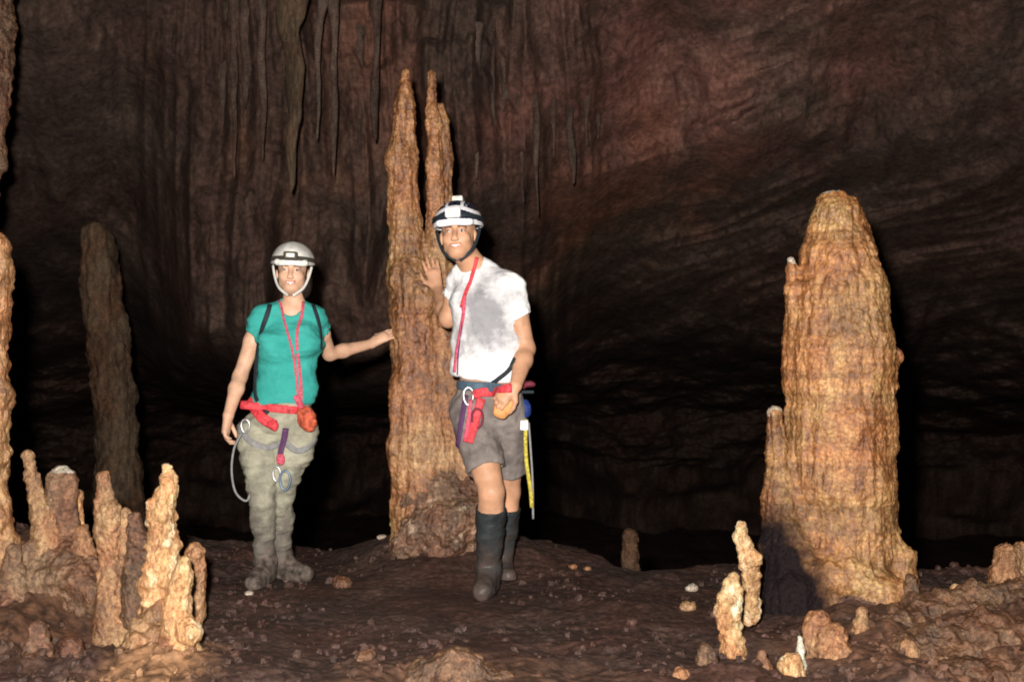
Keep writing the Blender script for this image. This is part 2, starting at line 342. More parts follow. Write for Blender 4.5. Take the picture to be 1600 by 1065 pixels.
# ------------------------------------------------------------------ ground
def ground_h(x, y):
    z = np.zeros_like(x)
    def bump(cx, cy, rx, ry, h):
        return h*np.exp(-(((x-cx)/rx)**2+((y-cy)/ry)**2))
    z = z+bump(-2.15, 4.95, 0.42, 0.45, 0.33)+bump(-1.3, 4.0, 0.2, 0.3, 0.08)+bump(-2.6, 4.6, 0.6, 0.7, 0.12)
    z = z+bump(2.4, 4.9, 0.7, 0.4, 0.08)+bump(1.35, 3.8, 0.25, 0.25, 0.04)+bump(2.0, 5.4, 0.6, 0.5, 0.05)
    z = z+bump(-0.25, 6.15, 0.5, 0.4, 0.17)+bump(0.0, 3.7, 0.35, 0.3, 0.06)
    p = np.stack([x, y, np.zeros_like(x)], 1)
    feet = 1-0.85*np.clip(np.exp(-(((x+1.15)/0.3)**2+((y-5.6)/0.25)**2))+np.exp(-(((x+0.1)/0.28)**2+((y-5.4)/0.3)**2)), 0, 1)
    rough = 0.45+0.75*sstep(0.9, 1.6, np.abs(x))+0.5*sstep(4.7, 4.0, y)
    z = z+feet*(0.045*fbm(p*1.3+3.1, 3)+rough*(0.045*fbm(p*2.6, 3, 0.45)+0.05*np.clip(0.5-worley(p*5.0+1.7), 0, 1)*(perlin(p*2+5) > 0)+0.02*np.clip(0.42-worley(p*17.0), 0, 1)*2*(perlin(p*3.1+2) > 0.05)+0.004*fbm(p*24, 3)))
    edge = 6.55+0.35*perlin(p*1.7+9.2)-0.75*sstep(0.2, 0.7, x)*(1-sstep(2.6, 3.4, x)*0.2)+0.25*sstep(-0.4, -1.8, x)
    z = z+0.012*np.abs(perlin(p*9+7))*(0.4+rough)*feet-0.018*np.clip(0.42-worley(p*2.3+6), 0, 1)*2
    z = z-2.2*sstep(0, 1.6, y-edge)
    return z
def build_ground():
    xs = np.concatenate([np.linspace(-18, -3.4, 50)[:-1], np.linspace(-3.4, 3.4, 760), np.linspace(3.4, 18, 50)[1:]])
    ys = np.concatenate([np.linspace(-6, 3.3, 40)[:-1], np.linspace(3.3, 7.6, 560), np.linspace(7.6, 27, 90)[1:]])
    X, Y = np.meshgrid(xs, ys, indexing='ij'); x = X.ravel(); y = Y.ravel()
    z = ground_h(x, y); nx, ny = X.shape
    i = np.arange(nx*ny).reshape(nx, ny)
    F = np.stack([i[:-1, :-1], i[1:, :-1], i[1:, 1:], i[:-1, 1:]], -1).reshape(-1, 4)
    link('ground', np.stack([x, y, z], 1), F, M['ground'], kind='structure', label='dark trampled mud and clay of the cave floor')
build_ground()
def gz(x, y): return float(ground_h(np.array([x], float), np.array([y], float))[0])

# ------------------------------------------------------------------ cave wall and roof
def build_wall():
    th = np.concatenate([np.linspace(-150, -31, 60)[:-1], np.linspace(-31, 31, 1050), np.linspace(31, 150, 60)[1:]])*math.pi/180
    Zs = [-3.0, -1.0, 0.0, 0.7, 1.4, 2.1, 2.8, 3.5, 4.1, 4.55, 4.8, 4.85]
    Rs = [22, 21.6, 20.3, 17.4, 14.3, 11.9, 10.3, 9.4, 8.0, 6.2, 3.5, 0.02]
    tt = np.concatenate([np.linspace(0, 1, 16)[:-1], np.linspace(1, 8, 560), np.linspace(8, 11, 60)[1:]])
    Zp = np.interp(tt, range(12), Zs)
    kx = np.linspace(-.9, .9, 25); kw = np.exp(-(kx/.45)**2); kw /= kw.sum()
    Rp = sum(w_*np.interp(tt+k_*np.clip(10.5-tt, 0, 1), range(12), Rs) for k_, w_ in zip(kx, kw)); Rp[-1] = 0.02
    T, K = np.meshgrid(th, np.arange(len(tt)), indexing='ij')
    t = T.ravel(); Z = Zp[K.ravel()]; R = Rp[K.ravel()]
    d = np.degrees(t)
    # nearer curtain-hung wall behind the two people (left of centre)
    wc = sstep(-19, -13, d)*(1-sstep(-4, 6, d)); low = sstep(-0.6, 1.15, Z+0.5*perlin(np.stack([t*6, 0*t, 0*t+3], 1)))
    R = R*(1-wc)+wc*((9.9-0.25*np.clip(Z, 0, 4))*low+21*(1-low))*np.where(Z > 3.6, np.interp(Z, [3.6, 4.85], [1, 0.02]), 1)
    side = sstep(30, 75, np.abs(d)); R = R*(1-0.42*side)
    base = np.stack([np.sin(t)*R, np.cos(t)*R-1.0, Z], 1)
    x = base[:, 0]; arc = t*10.0
    fade = sstep(0, 3, R)
    n = 0.75*fbm(np.stack([arc*0.45, Z*0.5, R*0.1], 1), 4)
    n += 0.22*fbm(np.stack([arc*1.9, Z*1.2, R*0.3+5], 1), 5, 0.5)
    # drapery: vertical ribs that end at ragged heights
    endz = 1.1+1.5*perlin(np.stack([arc*0.55+4, 0*arc, 0*arc], 1))+0.9*perlin(np.stack([arc*3.1, 0*arc+3, 0*arc], 1))
    dm = sstep(-21, -14, d)*(1-sstep(1.5, 6, d)); dm = np.maximum(dm, 0.25*sstep(6, 9, d))
    on = sstep(-0.12, 0.35, Z-endz)
    wob = 0.12*perlin(np.stack([arc*0.8, Z*0.7, 0*Z+8], 1))
    ribs = np.abs(perlin(np.stack([(arc+wob)*2.4, Z*0.22, 0*Z+2], 1)))*0.42+np.abs(perlin(np.stack([(arc+wob)*7.5, Z*0.3, 0*Z+6], 1)))*0.19+np.abs(perlin(np.stack([(arc+wob)*15, Z*0.5, 0*Z+6], 1)))*0.03
    n += dm*(0.55*(1-on)+ribs*(0.35+0.65*on))
    # tilted ledges to the right, rising to the right then levelling
    q = Z-0.36*(arc-0.3)-0.035*np.clip(arc-3.2, 0, 9)**1.6+0.35*perlin(np.stack([arc*0.7, Z*0.7, 0*Z+4], 1))
    rm = sstep(1, 6, d)*(0.25+0.75*sstep(0.9, 2.4, Z+0.4*perlin(np.stack([arc*.8, Z*.8, 0*Z+11], 1))))*(0.65+0.5*perlin(np.stack([arc*.6, Z*1.1, 0*Z+15], 1)))
    along = arc+0.4*Z
    led = np.abs(perlin(np.stack([q*1.5, along*0.25, 0*Z+1], 1)))*0.75+np.abs(perlin(np.stack([q*6.5, along*0.7, 0*Z+7], 1)))*0.16+np.abs(perlin(np.stack([q*17, along*3.0, 0*Z+9], 1)))*0.02
    n += rm*led*1.3
    n += 0.03*fbm(np.stack([arc*6, Z*5, 0*Z], 1), 3, 0.5)
    n = n*(1+1.6*sstep(12, 18, R))
    R2 = np.maximum(R+n*fade, 0.02)
    V = np.stack([np.sin(t)*R2, np.cos(t)*R2-1.0, Z+fade*0.12*fbm(base*0.9, 3)*sstep(3, 4.4, Z)], 1)
    nx, ny = T.shape; i = np.arange(nx*ny).reshape(nx, ny)
    F = np.stack([i[:-1, :-1], i[:-1, 1:], i[1:, 1:], i[1:, :-1]], -1).reshape(-1, 4)
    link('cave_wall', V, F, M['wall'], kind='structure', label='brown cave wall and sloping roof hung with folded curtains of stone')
    W = V.reshape(nx, ny, 3)[60:-60:5, ::5]; nx, ny = W.shape[:2]; i = np.arange(nx*ny).reshape(nx, ny)
    F = np.stack([i[:-1, :-1], i[:-1, 1:], i[1:, 1:], i[1:, :-1]], -1).reshape(-1, 4)
    return BVHTree.FromPolygons([tuple(v) for v in W.reshape(-1, 3)], [tuple(int(k) for k in f) for f in F])
WALL = build_wall()

# ------------------------------------------------------------------ calcite formations
def formation(name, cones, mat, h=0.009, pop=(24, 0.010), rib=0.006, lump=0.018, label='', cat='stalagmite', group=None, k=0.03, ells=(), mi_fn=None, mats=None, band=0.0, parent=None, seed=0.0):
    """cones: list of (u, v, Y, radius) chains in photograph coordinates; each chain a list"""
    pts = []
    for ch in cones:
        for u, v, Y, r in ch: pts.append(np.concatenate([P(u, v, Y), [r]]))
    for c, r in ells: pts.append(np.concatenate([c, [max(r)]]))
    A = np.array(pts); lo = (A[:, :3]-A[:, 3:]).min(0)-0.06; hi = (A[:, :3]+A[:, 3:]).max(0)+0.06
    S = Field(lo, hi, h)
    for ch in cones:
        if len(ch) == 1:
            u, v, Y, r = ch[0]; S.ell(P(u, v, Y), (r, r, r), k)
        for a, b in zip(ch[:-1], ch[1:]): S.cone(P(*a[:3]), P(*b[:3]), a[3], b[3], k)
    for c, r in ells: S.ell(c, r, k)
    V, F = S.mesh(); V = smooth(V, F, 2); N = normals(V, F)
    q = V+seed; wv = V*1.0
    d = lump*fbm(q*5, 3)+rib*(fbm(q*np.array([26, 26, 3.0]), 2)+0.9*perlin(q*np.array([11, 11, 1.3])))+pop[1]*np.clip(0.62-worley(q*pop[0]), -0.1, 1)*1.6+0.004*fbm(q*60, 2)
    if band: d = d+band*perlin(np.stack([q[:, 0]*1.5, q[:, 1]*1.5, q[:, 2]*13], 1))
    V = V+N*d[:, None]
    base = P(*cones[0][-1][:3]); base[2] = min(V[:, 2].min()+0.05, base[2])
    mi = None
    if mi_fn: mi = mi_fn(V[F].mean(1))
    return link(name, V, F, mats or mat, parent=parent, base=base, label=label or None, cat=cat if parent is None else None, group=group, mi=mi)

# tall twin-topped column the two people touch
YC = 6.08
formation('stalagmite', [
    [(634, 112, YC, 0.022), (632, 165, YC, 0.045), (629, 250, YC, 0.075), (632, 340, YC, 0.085), (640, 430, YC, 0.115), (652, 500, YC, 0.14), (658, 600, YC, 0.15), (664, 700, YC, 0.17), (672, 800, YC, 0.2), (680, 880, YC, 0.24)],
    [(673, 117, YC-.02, 0.022), (677, 200, YC-.02, 0.034), (682, 290, YC-.03, 0.046), (684, 380, YC-.02, 0.06), (675, 460, YC, 0.10)],
    [(686, 165, YC+.04, 0.024), (696, 250, YC+.05, 0.038), (698, 340, YC+.06, 0.05), (690, 430, YC+.02, 0.08)],
    [(640, 430, YC-.05, 0.10), (660, 470, YC-.07, 0.10), (648, 520, YC-.05, 0.10)],
    [(690, 520, YC, 0.10), (700, 620, YC, 0.11), (712, 720, YC, 0.13), (722, 820, YC, 0.16)],
    [(627, 600, YC-.06, 0.06), (626, 700, YC-.08, 0.065), (628, 745, YC-.1, 0.055)]],
    M['column'], 0.009, (38, 0.006), 0.012, 0.012, 'tall ochre stalagmite with two thin spires, touched by both people', band=0.006)
formation('flowstone_mound', [
    [(650, 822, 5.88, 0.08), (700, 815, 5.86, 0.10), (745, 812, 5.92, 0.11), (790, 830, 5.98, 0.06)],
    [(640, 855, 5.95, 0.10), (700, 850, 5.95, 0.13), (770, 855, 6.0, 0.10)],
    [(725, 765, 6.02, 0.10), (690, 765, 5.98, 0.10), (640, 780, 5.95, 0.06)]],
    M['speckled'], 0.009, (22, 0.014), 0.014, 0.03, 'low red-brown flowstone round the foot of the twin-spired stalagmite', 'flowstone', k=0.05)

# big squat stalagmite at right
YB = 5.3
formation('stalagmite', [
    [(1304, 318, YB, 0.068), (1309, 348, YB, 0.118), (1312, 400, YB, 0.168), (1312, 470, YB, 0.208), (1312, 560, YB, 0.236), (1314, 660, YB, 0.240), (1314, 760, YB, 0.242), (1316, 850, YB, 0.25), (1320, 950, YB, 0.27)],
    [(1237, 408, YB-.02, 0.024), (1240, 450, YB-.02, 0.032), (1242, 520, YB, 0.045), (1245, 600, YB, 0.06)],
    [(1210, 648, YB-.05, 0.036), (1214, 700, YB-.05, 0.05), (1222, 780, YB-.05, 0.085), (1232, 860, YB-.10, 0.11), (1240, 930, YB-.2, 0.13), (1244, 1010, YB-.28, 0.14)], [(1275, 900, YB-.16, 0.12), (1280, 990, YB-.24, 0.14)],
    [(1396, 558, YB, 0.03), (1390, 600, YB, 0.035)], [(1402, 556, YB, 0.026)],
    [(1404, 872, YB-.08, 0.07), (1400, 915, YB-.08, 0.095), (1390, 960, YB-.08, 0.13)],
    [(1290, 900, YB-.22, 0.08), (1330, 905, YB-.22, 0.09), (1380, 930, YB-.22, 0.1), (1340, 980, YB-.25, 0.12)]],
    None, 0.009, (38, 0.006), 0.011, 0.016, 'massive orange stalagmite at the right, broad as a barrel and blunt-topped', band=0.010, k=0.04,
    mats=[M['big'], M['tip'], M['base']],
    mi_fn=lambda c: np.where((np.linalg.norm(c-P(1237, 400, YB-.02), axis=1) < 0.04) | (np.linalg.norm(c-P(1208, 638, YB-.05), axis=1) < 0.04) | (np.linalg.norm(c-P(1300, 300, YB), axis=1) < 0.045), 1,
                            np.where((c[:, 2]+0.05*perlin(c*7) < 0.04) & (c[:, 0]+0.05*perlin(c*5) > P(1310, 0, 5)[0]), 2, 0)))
# dim stalagmite far left, and the column cut by the left edge
formation('stalagmite', [[(154, 372, 9.2, 0.125), (155, 420, 9.2, 0.14), (164, 500, 9.2, 0.155), (178, 620, 9.2, 0.165), (186, 740, 9.2, 0.18), (192, 900, 9.2, 0.24), (195, 1000, 9.2, 0.33)]],
    M['dull'], 0.014, (14, 0.008), 0.014, 0.03, 'dim leaning stalagmite standing far back in the dark at the left')
formation('stalagmite', [
    [(-16, 385, 4.7, 0.06), (-22, 430, 4.7, 0.075), (-26, 520, 4.7, 0.092), (-27, 620, 4.7, 0.108), (-28, 720, 4.7, 0.105), (-28, 800, 4.7, 0.105), (-26, 900, 4.7, 0.14)]],
    M['column'], 0.008, (24, 0.01), 0.008, 0.03, 'tall bright stalagmite cut off by the left edge of the view')
formation('stalactite', [[(-5, -260, 6.2, 0.14), (-6, -60, 6.2, 0.11), (-8, 120, 6.2, 0.085), (-12, 250, 6.2, 0.06), (-14, 330, 6.2, 0.02)]],
    M['brown'], 0.012, (16, 0.014), 0.015, 0.03, 'long brown stalactite hanging down the left edge above the bright stalagmite', 'stalactite')

# near left cluster
def stag(chain, mat, label, h=0.006, pop=(30, 0.008), lump=0.016, rib=0.004, **k):
    return formation('stalagmite', chain if isinstance(chain[0], list) else [chain], mat, h, pop, rib, lump, label, k=0.02, seed=chain[0][0][0]*0.37 if isinstance(chain[0], list) else chain[0][0]*0.37, **k)
stag([(44, 712, 4.75, 0.018), (52, 750, 4.75, 0.026), (66, 800, 4.75, 0.04), (76, 860, 4.75, 0.065), (82, 930, 4.75, 0.10)], M['tan'], 'thin crooked stalagmite leaning left at the edge of the near left cluster')
stag([[(96, 742, 4.8, 0.038), (92, 775, 4.8, 0.034), (100, 830, 4.8, 0.065), (108, 900, 4.8, 0.11)], [(108, 748, 4.78, 0.03), (110, 820, 4.78, 0.04)], [(84, 748, 4.78, 0.024), (88, 820, 4.78, 0.03)]],
     None, 'short stump with a flat bluish-white cap between the crooked and the straight stalagmites', mats=[M['brown'], M['tip']], mi_fn=lambda c: (c[:, 2] > P(0, 737, 4.8)[2]).astype(int))
stag([[(163, 746, 4.5, 0.022), (163, 790, 4.5, 0.030), (166, 830, 4.5, 0.033), (169, 900, 4.5, 0.040), (171, 965, 4.5, 0.045), (172, 1010, 4.5, 0.07)], [(172, 800, 4.49, 0.035), (176, 860, 4.49, 0.03)]],
     M['tan'], 'straight tan stalagmite as smooth as a post, left of the knobby cream one')
stag([[(265, 732, 4.3, 0.024), (262, 770, 4.3, 0.036), (252, 800, 4.3, 0.05), (255, 850, 4.3, 0.05), (252, 900, 4.3, 0.052), (252, 960, 4.3, 0.06), (250, 1010, 4.3, 0.08)], [(245, 785, 4.3, 0.034), (243, 830, 4.3, 0.034)], [(268, 850, 4.28, 0.03), (266, 880, 4.28, 0.028)]],
     M['cream'], 'tallest knobby cream-white stalagmite of the near left cluster', lump=0.026, pop=(22, 0.016))
stag([(212, 806, 4.45, 0.022), (214, 850, 4.45, 0.035), (210, 900, 4.45, 0.05), (212, 960, 4.45, 0.06)], M['brown'], 'low brown stalagmite squeezed between the straight tan and knobby cream ones')
stag([[(290, 876, 4.15, 0.026), (284, 910, 4.15, 0.042), (276, 950, 4.15, 0.05), (282, 990, 4.15, 0.06), (280, 1040, 4.15, 0.09)], [(296, 985, 4.1, 0.045)]], M['cream'], 'stubby pale orange stalagmite in front of the knobby cream one')
stag([(306, 862, 4.6, 0.036), (302, 900, 4.6, 0.04), (298, 960, 4.6, 0.06)], M['tan'], 'small blunt stalagmite behind and right of the stubby pale one')
stag([(130, 830, 4.7, 0.03), (128, 880, 4.7, 0.06), (126, 930, 4.7, 0.09)], M['tan'], 'low rounded stalagmite just left of the straight tan one')
formation('flowstone_mound', [[(60, 895, 4.75, 0.11), (110, 912, 4.7, 0.125), (150, 930, 4.65, 0.10)], [(30, 900, 4.8, 0.10), (40, 940, 4.7, 0.13)], [(100, 870, 4.78, 0.07)]], M['brown'], 0.009, (14, 0.02), 0.012, 0.05, 'orange-brown flowstone hump carrying the crooked stalagmite and the flat-capped stump', 'flowstone', k=0.05)
formation('flowstone_mound', [[(225, 990, 4.2, 0.07), (228, 1050, 4.12, 0.10), (222, 1120, 4.05, 0.13)], [(270, 1010, 4.15, 0.08), (285, 1060, 4.1, 0.10), (290, 1120, 4.05, 0.13)], [(255, 960, 4.28, 0.07), (255, 1040, 4.2, 0.11)]], M['tan'], 0.008, (18, 0.022), 0.014, 0.04, 'bright orange flowstone skirt under the knobby cream stalagmite', 'flowstone', k=0.05)

stag([(197, 800, 4.52, 0.016), (196, 840, 4.52, 0.026), (194, 890, 4.5, 0.034), (192, 950, 4.5, 0.04), (192, 1000, 4.5, 0.05)], M['tan'], 'slim tan stalagmite touching the right side of the straight one')
stag([(124, 772, 4.85, 0.016), (122, 810, 4.85, 0.026), (126, 860, 4.8, 0.04), (126, 900, 4.8, 0.06)], M['cream'], 'thin pale spike right of the flat-capped stump')
stag([(20, 862, 4.6, 0.03), (18, 900, 4.6, 0.05), (16, 960, 4.55, 0.08)], M['brown'], 'low brown knob beside the column cut off by the left edge')
stag([[(60, 985, 4.15, 0.035), (58, 1020, 4.15, 0.06), (50, 1060, 4.1, 0.09)], [(110, 1010, 4.1, 0.04), (112, 1060, 4.1, 0.07)]], M['base'], 'dark red-brown double hump near the bottom left corner')
# small ones at right
stag([[(1158, 826, 4.75, 0.032), (1160, 842, 4.75, 0.026), (1168, 870, 4.75, 0.028), (1172, 900, 4.75, 0.032), (1172, 960, 4.75, 0.04)], [(1182, 868, 4.73, 0.022), (1166, 884, 4.73, 0.022)]], M['cream'], 'thin knobby stalagmite with a ball-shaped head beside the dark-patched foot', pop=(26, 0.016))
stag([[(1144, 908, 4.45, 0.028), (1142, 935, 4.45, 0.042), (1140, 965, 4.45, 0.046), (1142, 995, 4.45, 0.04), (1146, 1030, 4.45, 0.05)], [(1130, 950, 4.43, 0.026), (1128, 980, 4.43, 0.028)]], M['cream'], 'plump pale stalagmite like a stacked cone, in front of the ball-headed one', pop=(24, 0.016))
stag([[(1574, 866, 5.1, 0.055), (1572, 900, 5.1, 0.062), (1572, 960, 5.1, 0.08)], [(1596, 862, 5.12, 0.045), (1596, 930, 5.12, 0.06)]], M['tan'], 'thick flat-topped stalagmite stump at the right edge')
stag([(985, 838, 6.3, 0.038), (984, 870, 6.3, 0.048), (984, 905, 6.3, 0.055), (984, 940, 6.3, 0.07)], M['dull'], 'lone small dull stalagmite at the far floor edge, right of the man')
stag([(1526, 925, 4.9, 0.03), (1526, 960, 4.9, 0.045)], M['tan'], 'tiny nub left of the flat-topped stump')
stag([(1468, 934, 4.9, 0.028), (1468, 970, 4.9, 0.04)], M['tan'], 'tiny nub midway between the massive stalagmite and the right edge')
stag([(1250, 996, 4.15, 0.010), (1251, 1020, 4.15, 0.016), (1252, 1050, 4.15, 0.025)], M['tip'], 'tiny white-tipped spike in front of the dark-patched foot')
stag([[(1240, 1032, 4.05, 0.035), (1238, 1070, 4.05, 0.05)], [(1225, 1040, 4.05, 0.02)]], M['cream'], 'small cream lump at the bottom edge below the dark-patched foot')
stag([[(1275, 970, 4.3, 0.045), (1280, 1010, 4.3, 0.06), (1285, 1060, 4.3, 0.09)], [(1300, 1000, 4.25, 0.06), (1310, 1060, 4.2, 0.09)]], M['tan'], 'rounded orange hump right of the dark patch, in front of the massive stalagmite')
stag([(1345, 955, 4.6, 0.022), (1345, 985, 4.6, 0.034), (1346, 1030, 4.55, 0.05)], M['tan'], 'small knob right of the rounded orange hump, touching the rocky bank')
stag([(1424, 905, 5.0, 0.02), (1424, 925, 5.0, 0.032), (1424, 960, 5.0, 0.05)], M['brown'], 'brown knob against the lower right foot of the massive stalagmite')
stag([(1494, 918, 4.95, 0.014), (1494, 940, 4.95, 0.024), (1494, 970, 4.95, 0.035)], M['cream'], 'tiny pale spike between the two tiny nubs on the right bank')
stag([[(1555, 978, 4.5, 0.03), (1556, 1010, 4.5, 0.05)], [(1585, 990, 4.45, 0.025), (1586, 1020, 4.45, 0.04)]], M['tan'], 'pair of low tan bumps on the bank below the flat-topped stump')
stag([(1420, 1010, 4.25, 0.026), (1420, 1040, 4.25, 0.045), (1420, 1080, 4.25, 0.06)], M['tan'], 'round tan bump low on the bank, nearest the bottom edge')
stag([(1190, 1020, 4.15, 0.016), (1192, 1042, 4.15, 0.028), (1192, 1070, 4.15, 0.035)], M['brown'], 'little brown stub left of the small cream lump at the bottom edge')
stag([[(1100, 1012, 4.2, 0.018), (1100, 1035, 4.2, 0.03)], [(1112, 1024, 4.18, 0.016), (1112, 1040, 4.18, 0.024)]], M['brown'], 'low brown stub in front and left of the plump pale stalagmite')
formation('flowstone_mound', [[(1370, 1010, 4.7, 0.11), (1440, 985, 4.8, 0.12), (1520, 980, 4.85, 0.14), (1590, 975, 4.95, 0.14), (1670, 960, 5.0, 0.2)], [(1350, 1055, 4.35, 0.10), (1450, 1065, 4.35, 0.16), (1530, 1030, 4.5, 0.15), (1600, 1040, 4.5, 0.18), (1680, 1060, 4.4, 0.2)], [(1400, 1110, 4.1, 0.12), (1520, 1120, 4.1, 0.16), (1620, 1110, 4.1, 0.17)], [(1570, 960, 5.05, 0.10), (1600, 950, 5.05, 0.12)]],
    M['brown'], 0.010, (15, 0.022), 0.014, 0.055, 'red-brown rocky bank filling the bottom right corner', 'flowstone', k=0.08)
formation('boulder', [[(665, 1066, 3.98, 0.07), (715, 1061, 3.98, 0.085), (770, 1074, 3.98, 0.07)], [(700, 1110, 3.9, 0.10)]], M['brown'], 0.008, (18, 0.016), 0.010, 0.035, 'orange rock half sunk in mud at the bottom centre', 'rock', k=0.05)
formation('boulder', [[(1062, 1055, 4.0, 0.03), (1062, 1085, 4.0, 0.05)]], M['tan'], 0.007, (20, 0.014), 0.005, 0.02, 'small pinkish rock at the bottom edge, left of the small cream lump', 'rock')

def stone(u, v, Y, r, mat, label, group=None, sd=0.0):
    c = P(u, v, Y); c[2] = gz(c[0], c[1])+r*0.35
    S = Field(c-r*2, c+r*2, r/7); rs = np.random.RandomState(int(u*7+v))
    S.ell(c, (r*rs.uniform(.9, 1.3), r, r*rs.uniform(.55, .8)), 0.01)
    for _ in range(3): S.ell(c+rs.uniform(-.6, .6, 3)*r*np.array([1, 1, .4]), (r*.6, r*.6, r*.45), r*.3)
    V, F = S.mesh(); N = normals(V, F); V = V+N*(0.25*r*fbm(V*0.9/r+sd+u, 3))[:, None]
    link('stone', V, F, mat, base=(c[0], c[1], c[2]-r*0.35), label=label, cat='stone', group=group)
def on_ground(u, v):              # distance of the floor seen at that pixel
    for Y in np.arange(3.6, 7.5, 0.01):
        p = P(u, v, Y)
        if p[2] <= gz(p[0], p[1]): return Y
    return 6.3
grp = 'pale stones scattered over the mud floor'
for u, v, r, mt, lb in [
    (1013, 890, .018, 'tip', 'white pebble at the floor edge right of the lone small stalagmite'),
    (1080, 922, .026, 'tip', 'flat whitish stone halfway from the lone small stalagmite to the plump pale one'),
    (1075, 952, .032, 'tan', 'grey-tan stone just left of the plump pale stalagmite'),
    (895, 888, .022, 'tan', 'left of two small grey stones at the floor edge right of the man'),
    (918, 890, .020, 'tan', 'right of two small grey stones at the floor edge right of the man'),
    (596, 841, .024, 'tip', 'pale stone left of the flowstone foot of the twin-spired stalagmite'),
    (390, 929, .018, 'tip', 'small pale pebble below the woman\'s boots'),
    (535, 915, .045, 'brown', 'brown lump of clay right of the woman\'s outstretched boot'),
    (570, 1030, .035, 'brown', 'brown stone low in the picture left of the orange rock')]:
    if v == 800: continue
    stone(u, v, on_ground(u, v), r, M[mt], lb, grp)

def rubble():
    rs = np.random.RandomState(11); n = 1900
    g = np.array([(x, y, z) for x in (-1, 0, 1) for y in (-1, 0, 1) for z in (-1, 0, 1) if (x, y, z) != (0, 0, 0)], float)
    key = {tuple(v): i for i, v in enumerate(g.astype(int).tolist())}; Q = []
    for ax in range(3):
        for sg in (-1, 1):
            o1, o2 = [a for a in range(3) if a != ax]
            for a in (-1, 0):
                for b in (-1, 0):
                    f = []
                    for da, db in ((0, 0), (1, 0), (1, 1), (0, 1)):
                        v = [0, 0, 0]; v[ax] = sg; v[o1] = a+da; v[o2] = b+db; f.append(key[tuple(v)])
                    if (sg > 0) == (ax == 1): f = f[::-1]
                    Q.append(f)
    Q = np.array(Q); g = g/np.linalg.norm(g, axis=1)[:, None]
    y = rs.uniform(3.5, 6.6, n*3); x = rs.uniform(-0.48, 0.48, n*3)*y
    dens = perlin(np.stack([x*1.6, y*1.6, 0*x+3], 1))+0.35*(np.abs(x) > 1.0)+0.3*(y < 4.5)
    k = np.argsort(-(dens+rs.uniform(-.5, .5, n*3)))[:n]; x = x[k]; y = y[k]; z = ground_h(x, y)
    r = 0.004+0.016*rs.uniform(0, 1, n)**3+0.018*(rs.uniform(0, 1, n) > .985)
    V = g[None]*r[:, None, None]*rs.uniform(.6, 1.35, (n, len(g), 1))*rs.uniform(.7, 1.3, (n, 1, 3))+np.stack([x, y, z+r*.35], 1)[:, None]
    F = Q[None]+(np.arange(n)*len(g))[:, None, None]
    link('gravel', V.reshape(-1, 3), F.reshape(-1, 4), M['ground'], kind='stuff', label='grit and small rubble trodden into the mud floor', cat='gravel', smooth=False)
rubble()

# hanging stalactites, rooted in the wall and roof
def icicle(u, v0, v1, r, mat, label, group, cat='stalactite'):
    rs = np.random.RandomState(int(u*3+v1)); seg = 18; n = 56
    o = Vector((0, 0, CAMZ)); h = WALL.ray_cast(o, (Vector(P(u, v0, 5))-o).normalized())[0]
    a = np.array(h); L = (v1-v0)/FPX*a[1]; a = a+np.array((0, 0.03+0.25*r, 0.25)); L += 0.2; b = a+np.array((0, 0.05*L, 0))-np.array((rs.uniform(-.04, .04), 0, L+.08))
    ts = np.linspace(0, 1, n); ang = np.linspace(0, 2*math.pi, seg, endpoint=False); V = []
    for t in ts:
        c = a+(b-a)*t; rr = r*((1-t)**0.8*0.85+0.9*math.exp(-t*9)*0.6)+0.006*(t < .999)
        V += [c+np.array((math.cos(g)*rr, math.sin(g)*rr*.8, 0)) for g in ang]
    V = np.array(V); i = np.arange(n*seg).reshape(n, seg); j = np.roll(i, -1, 1)
    F = np.stack([i[:-1], i[1:], j[1:], j[:-1]], -1).reshape(-1, 4)
    ctr = np.repeat(a+(b-a)*ts[:, None], seg, 0); N = V-ctr; N /= np.maximum(np.linalg.norm(N, axis=1), 1e-6)[:, None]
    V = V+N*(0.7*r*fbm(V*np.array([8, 8, 2.2])+u, 3)*np.repeat(1-ts*.7, seg))[:, None]
    V[:, 0] += 0.35*r*perlin(np.stack([V[:, 2]*3+u, 0*V[:, 2], 0*V[:, 2]], 1))
    link('stalactite', V, F, mat, base=a, label=label, cat=cat, group=group)
rs = np.random.RandomState(3)
nth = ['first', 'second', 'third', 'fourth', 'fifth', 'sixth', 'seventh', 'eighth', 'ninth', 'tenth']
for i, (u, v1) in enumerate(((345, 220), (364, 300), (388, 190), (404, 270), (500, 240), (522, 300), (541, 210), (560, 280), (588, 240))):
    icicle(u, rs.uniform(-40, 70), v1-30, rs.uniform(.03, .065), M['hang'], 'thin brown stalactite above the woman, %s from the left of nine' % nth[i], 'stalactites hanging above the woman')
for i, (u, v0, v1) in enumerate(((722, 40, 230), (741, 90, 290), (765, 70, 250), (790, 120, 270), (812, 150, 330), (836, 140, 350), (862, 150, 260), (890, 160, 300), (915, 150, 240), (938, 170, 230))):
    icicle(u, v0, v1-20, rs.uniform(.03, .055), M['hang'], 'thin brown stalactite right of the spires, %s from the left of ten' % nth[i], 'stalactites hanging right of the spires')
icicle(455, -60, 290, 0.11, M['drape'], 'thickest stalactite, ochre-brown, hanging straight above the woman\'s helmet', None)

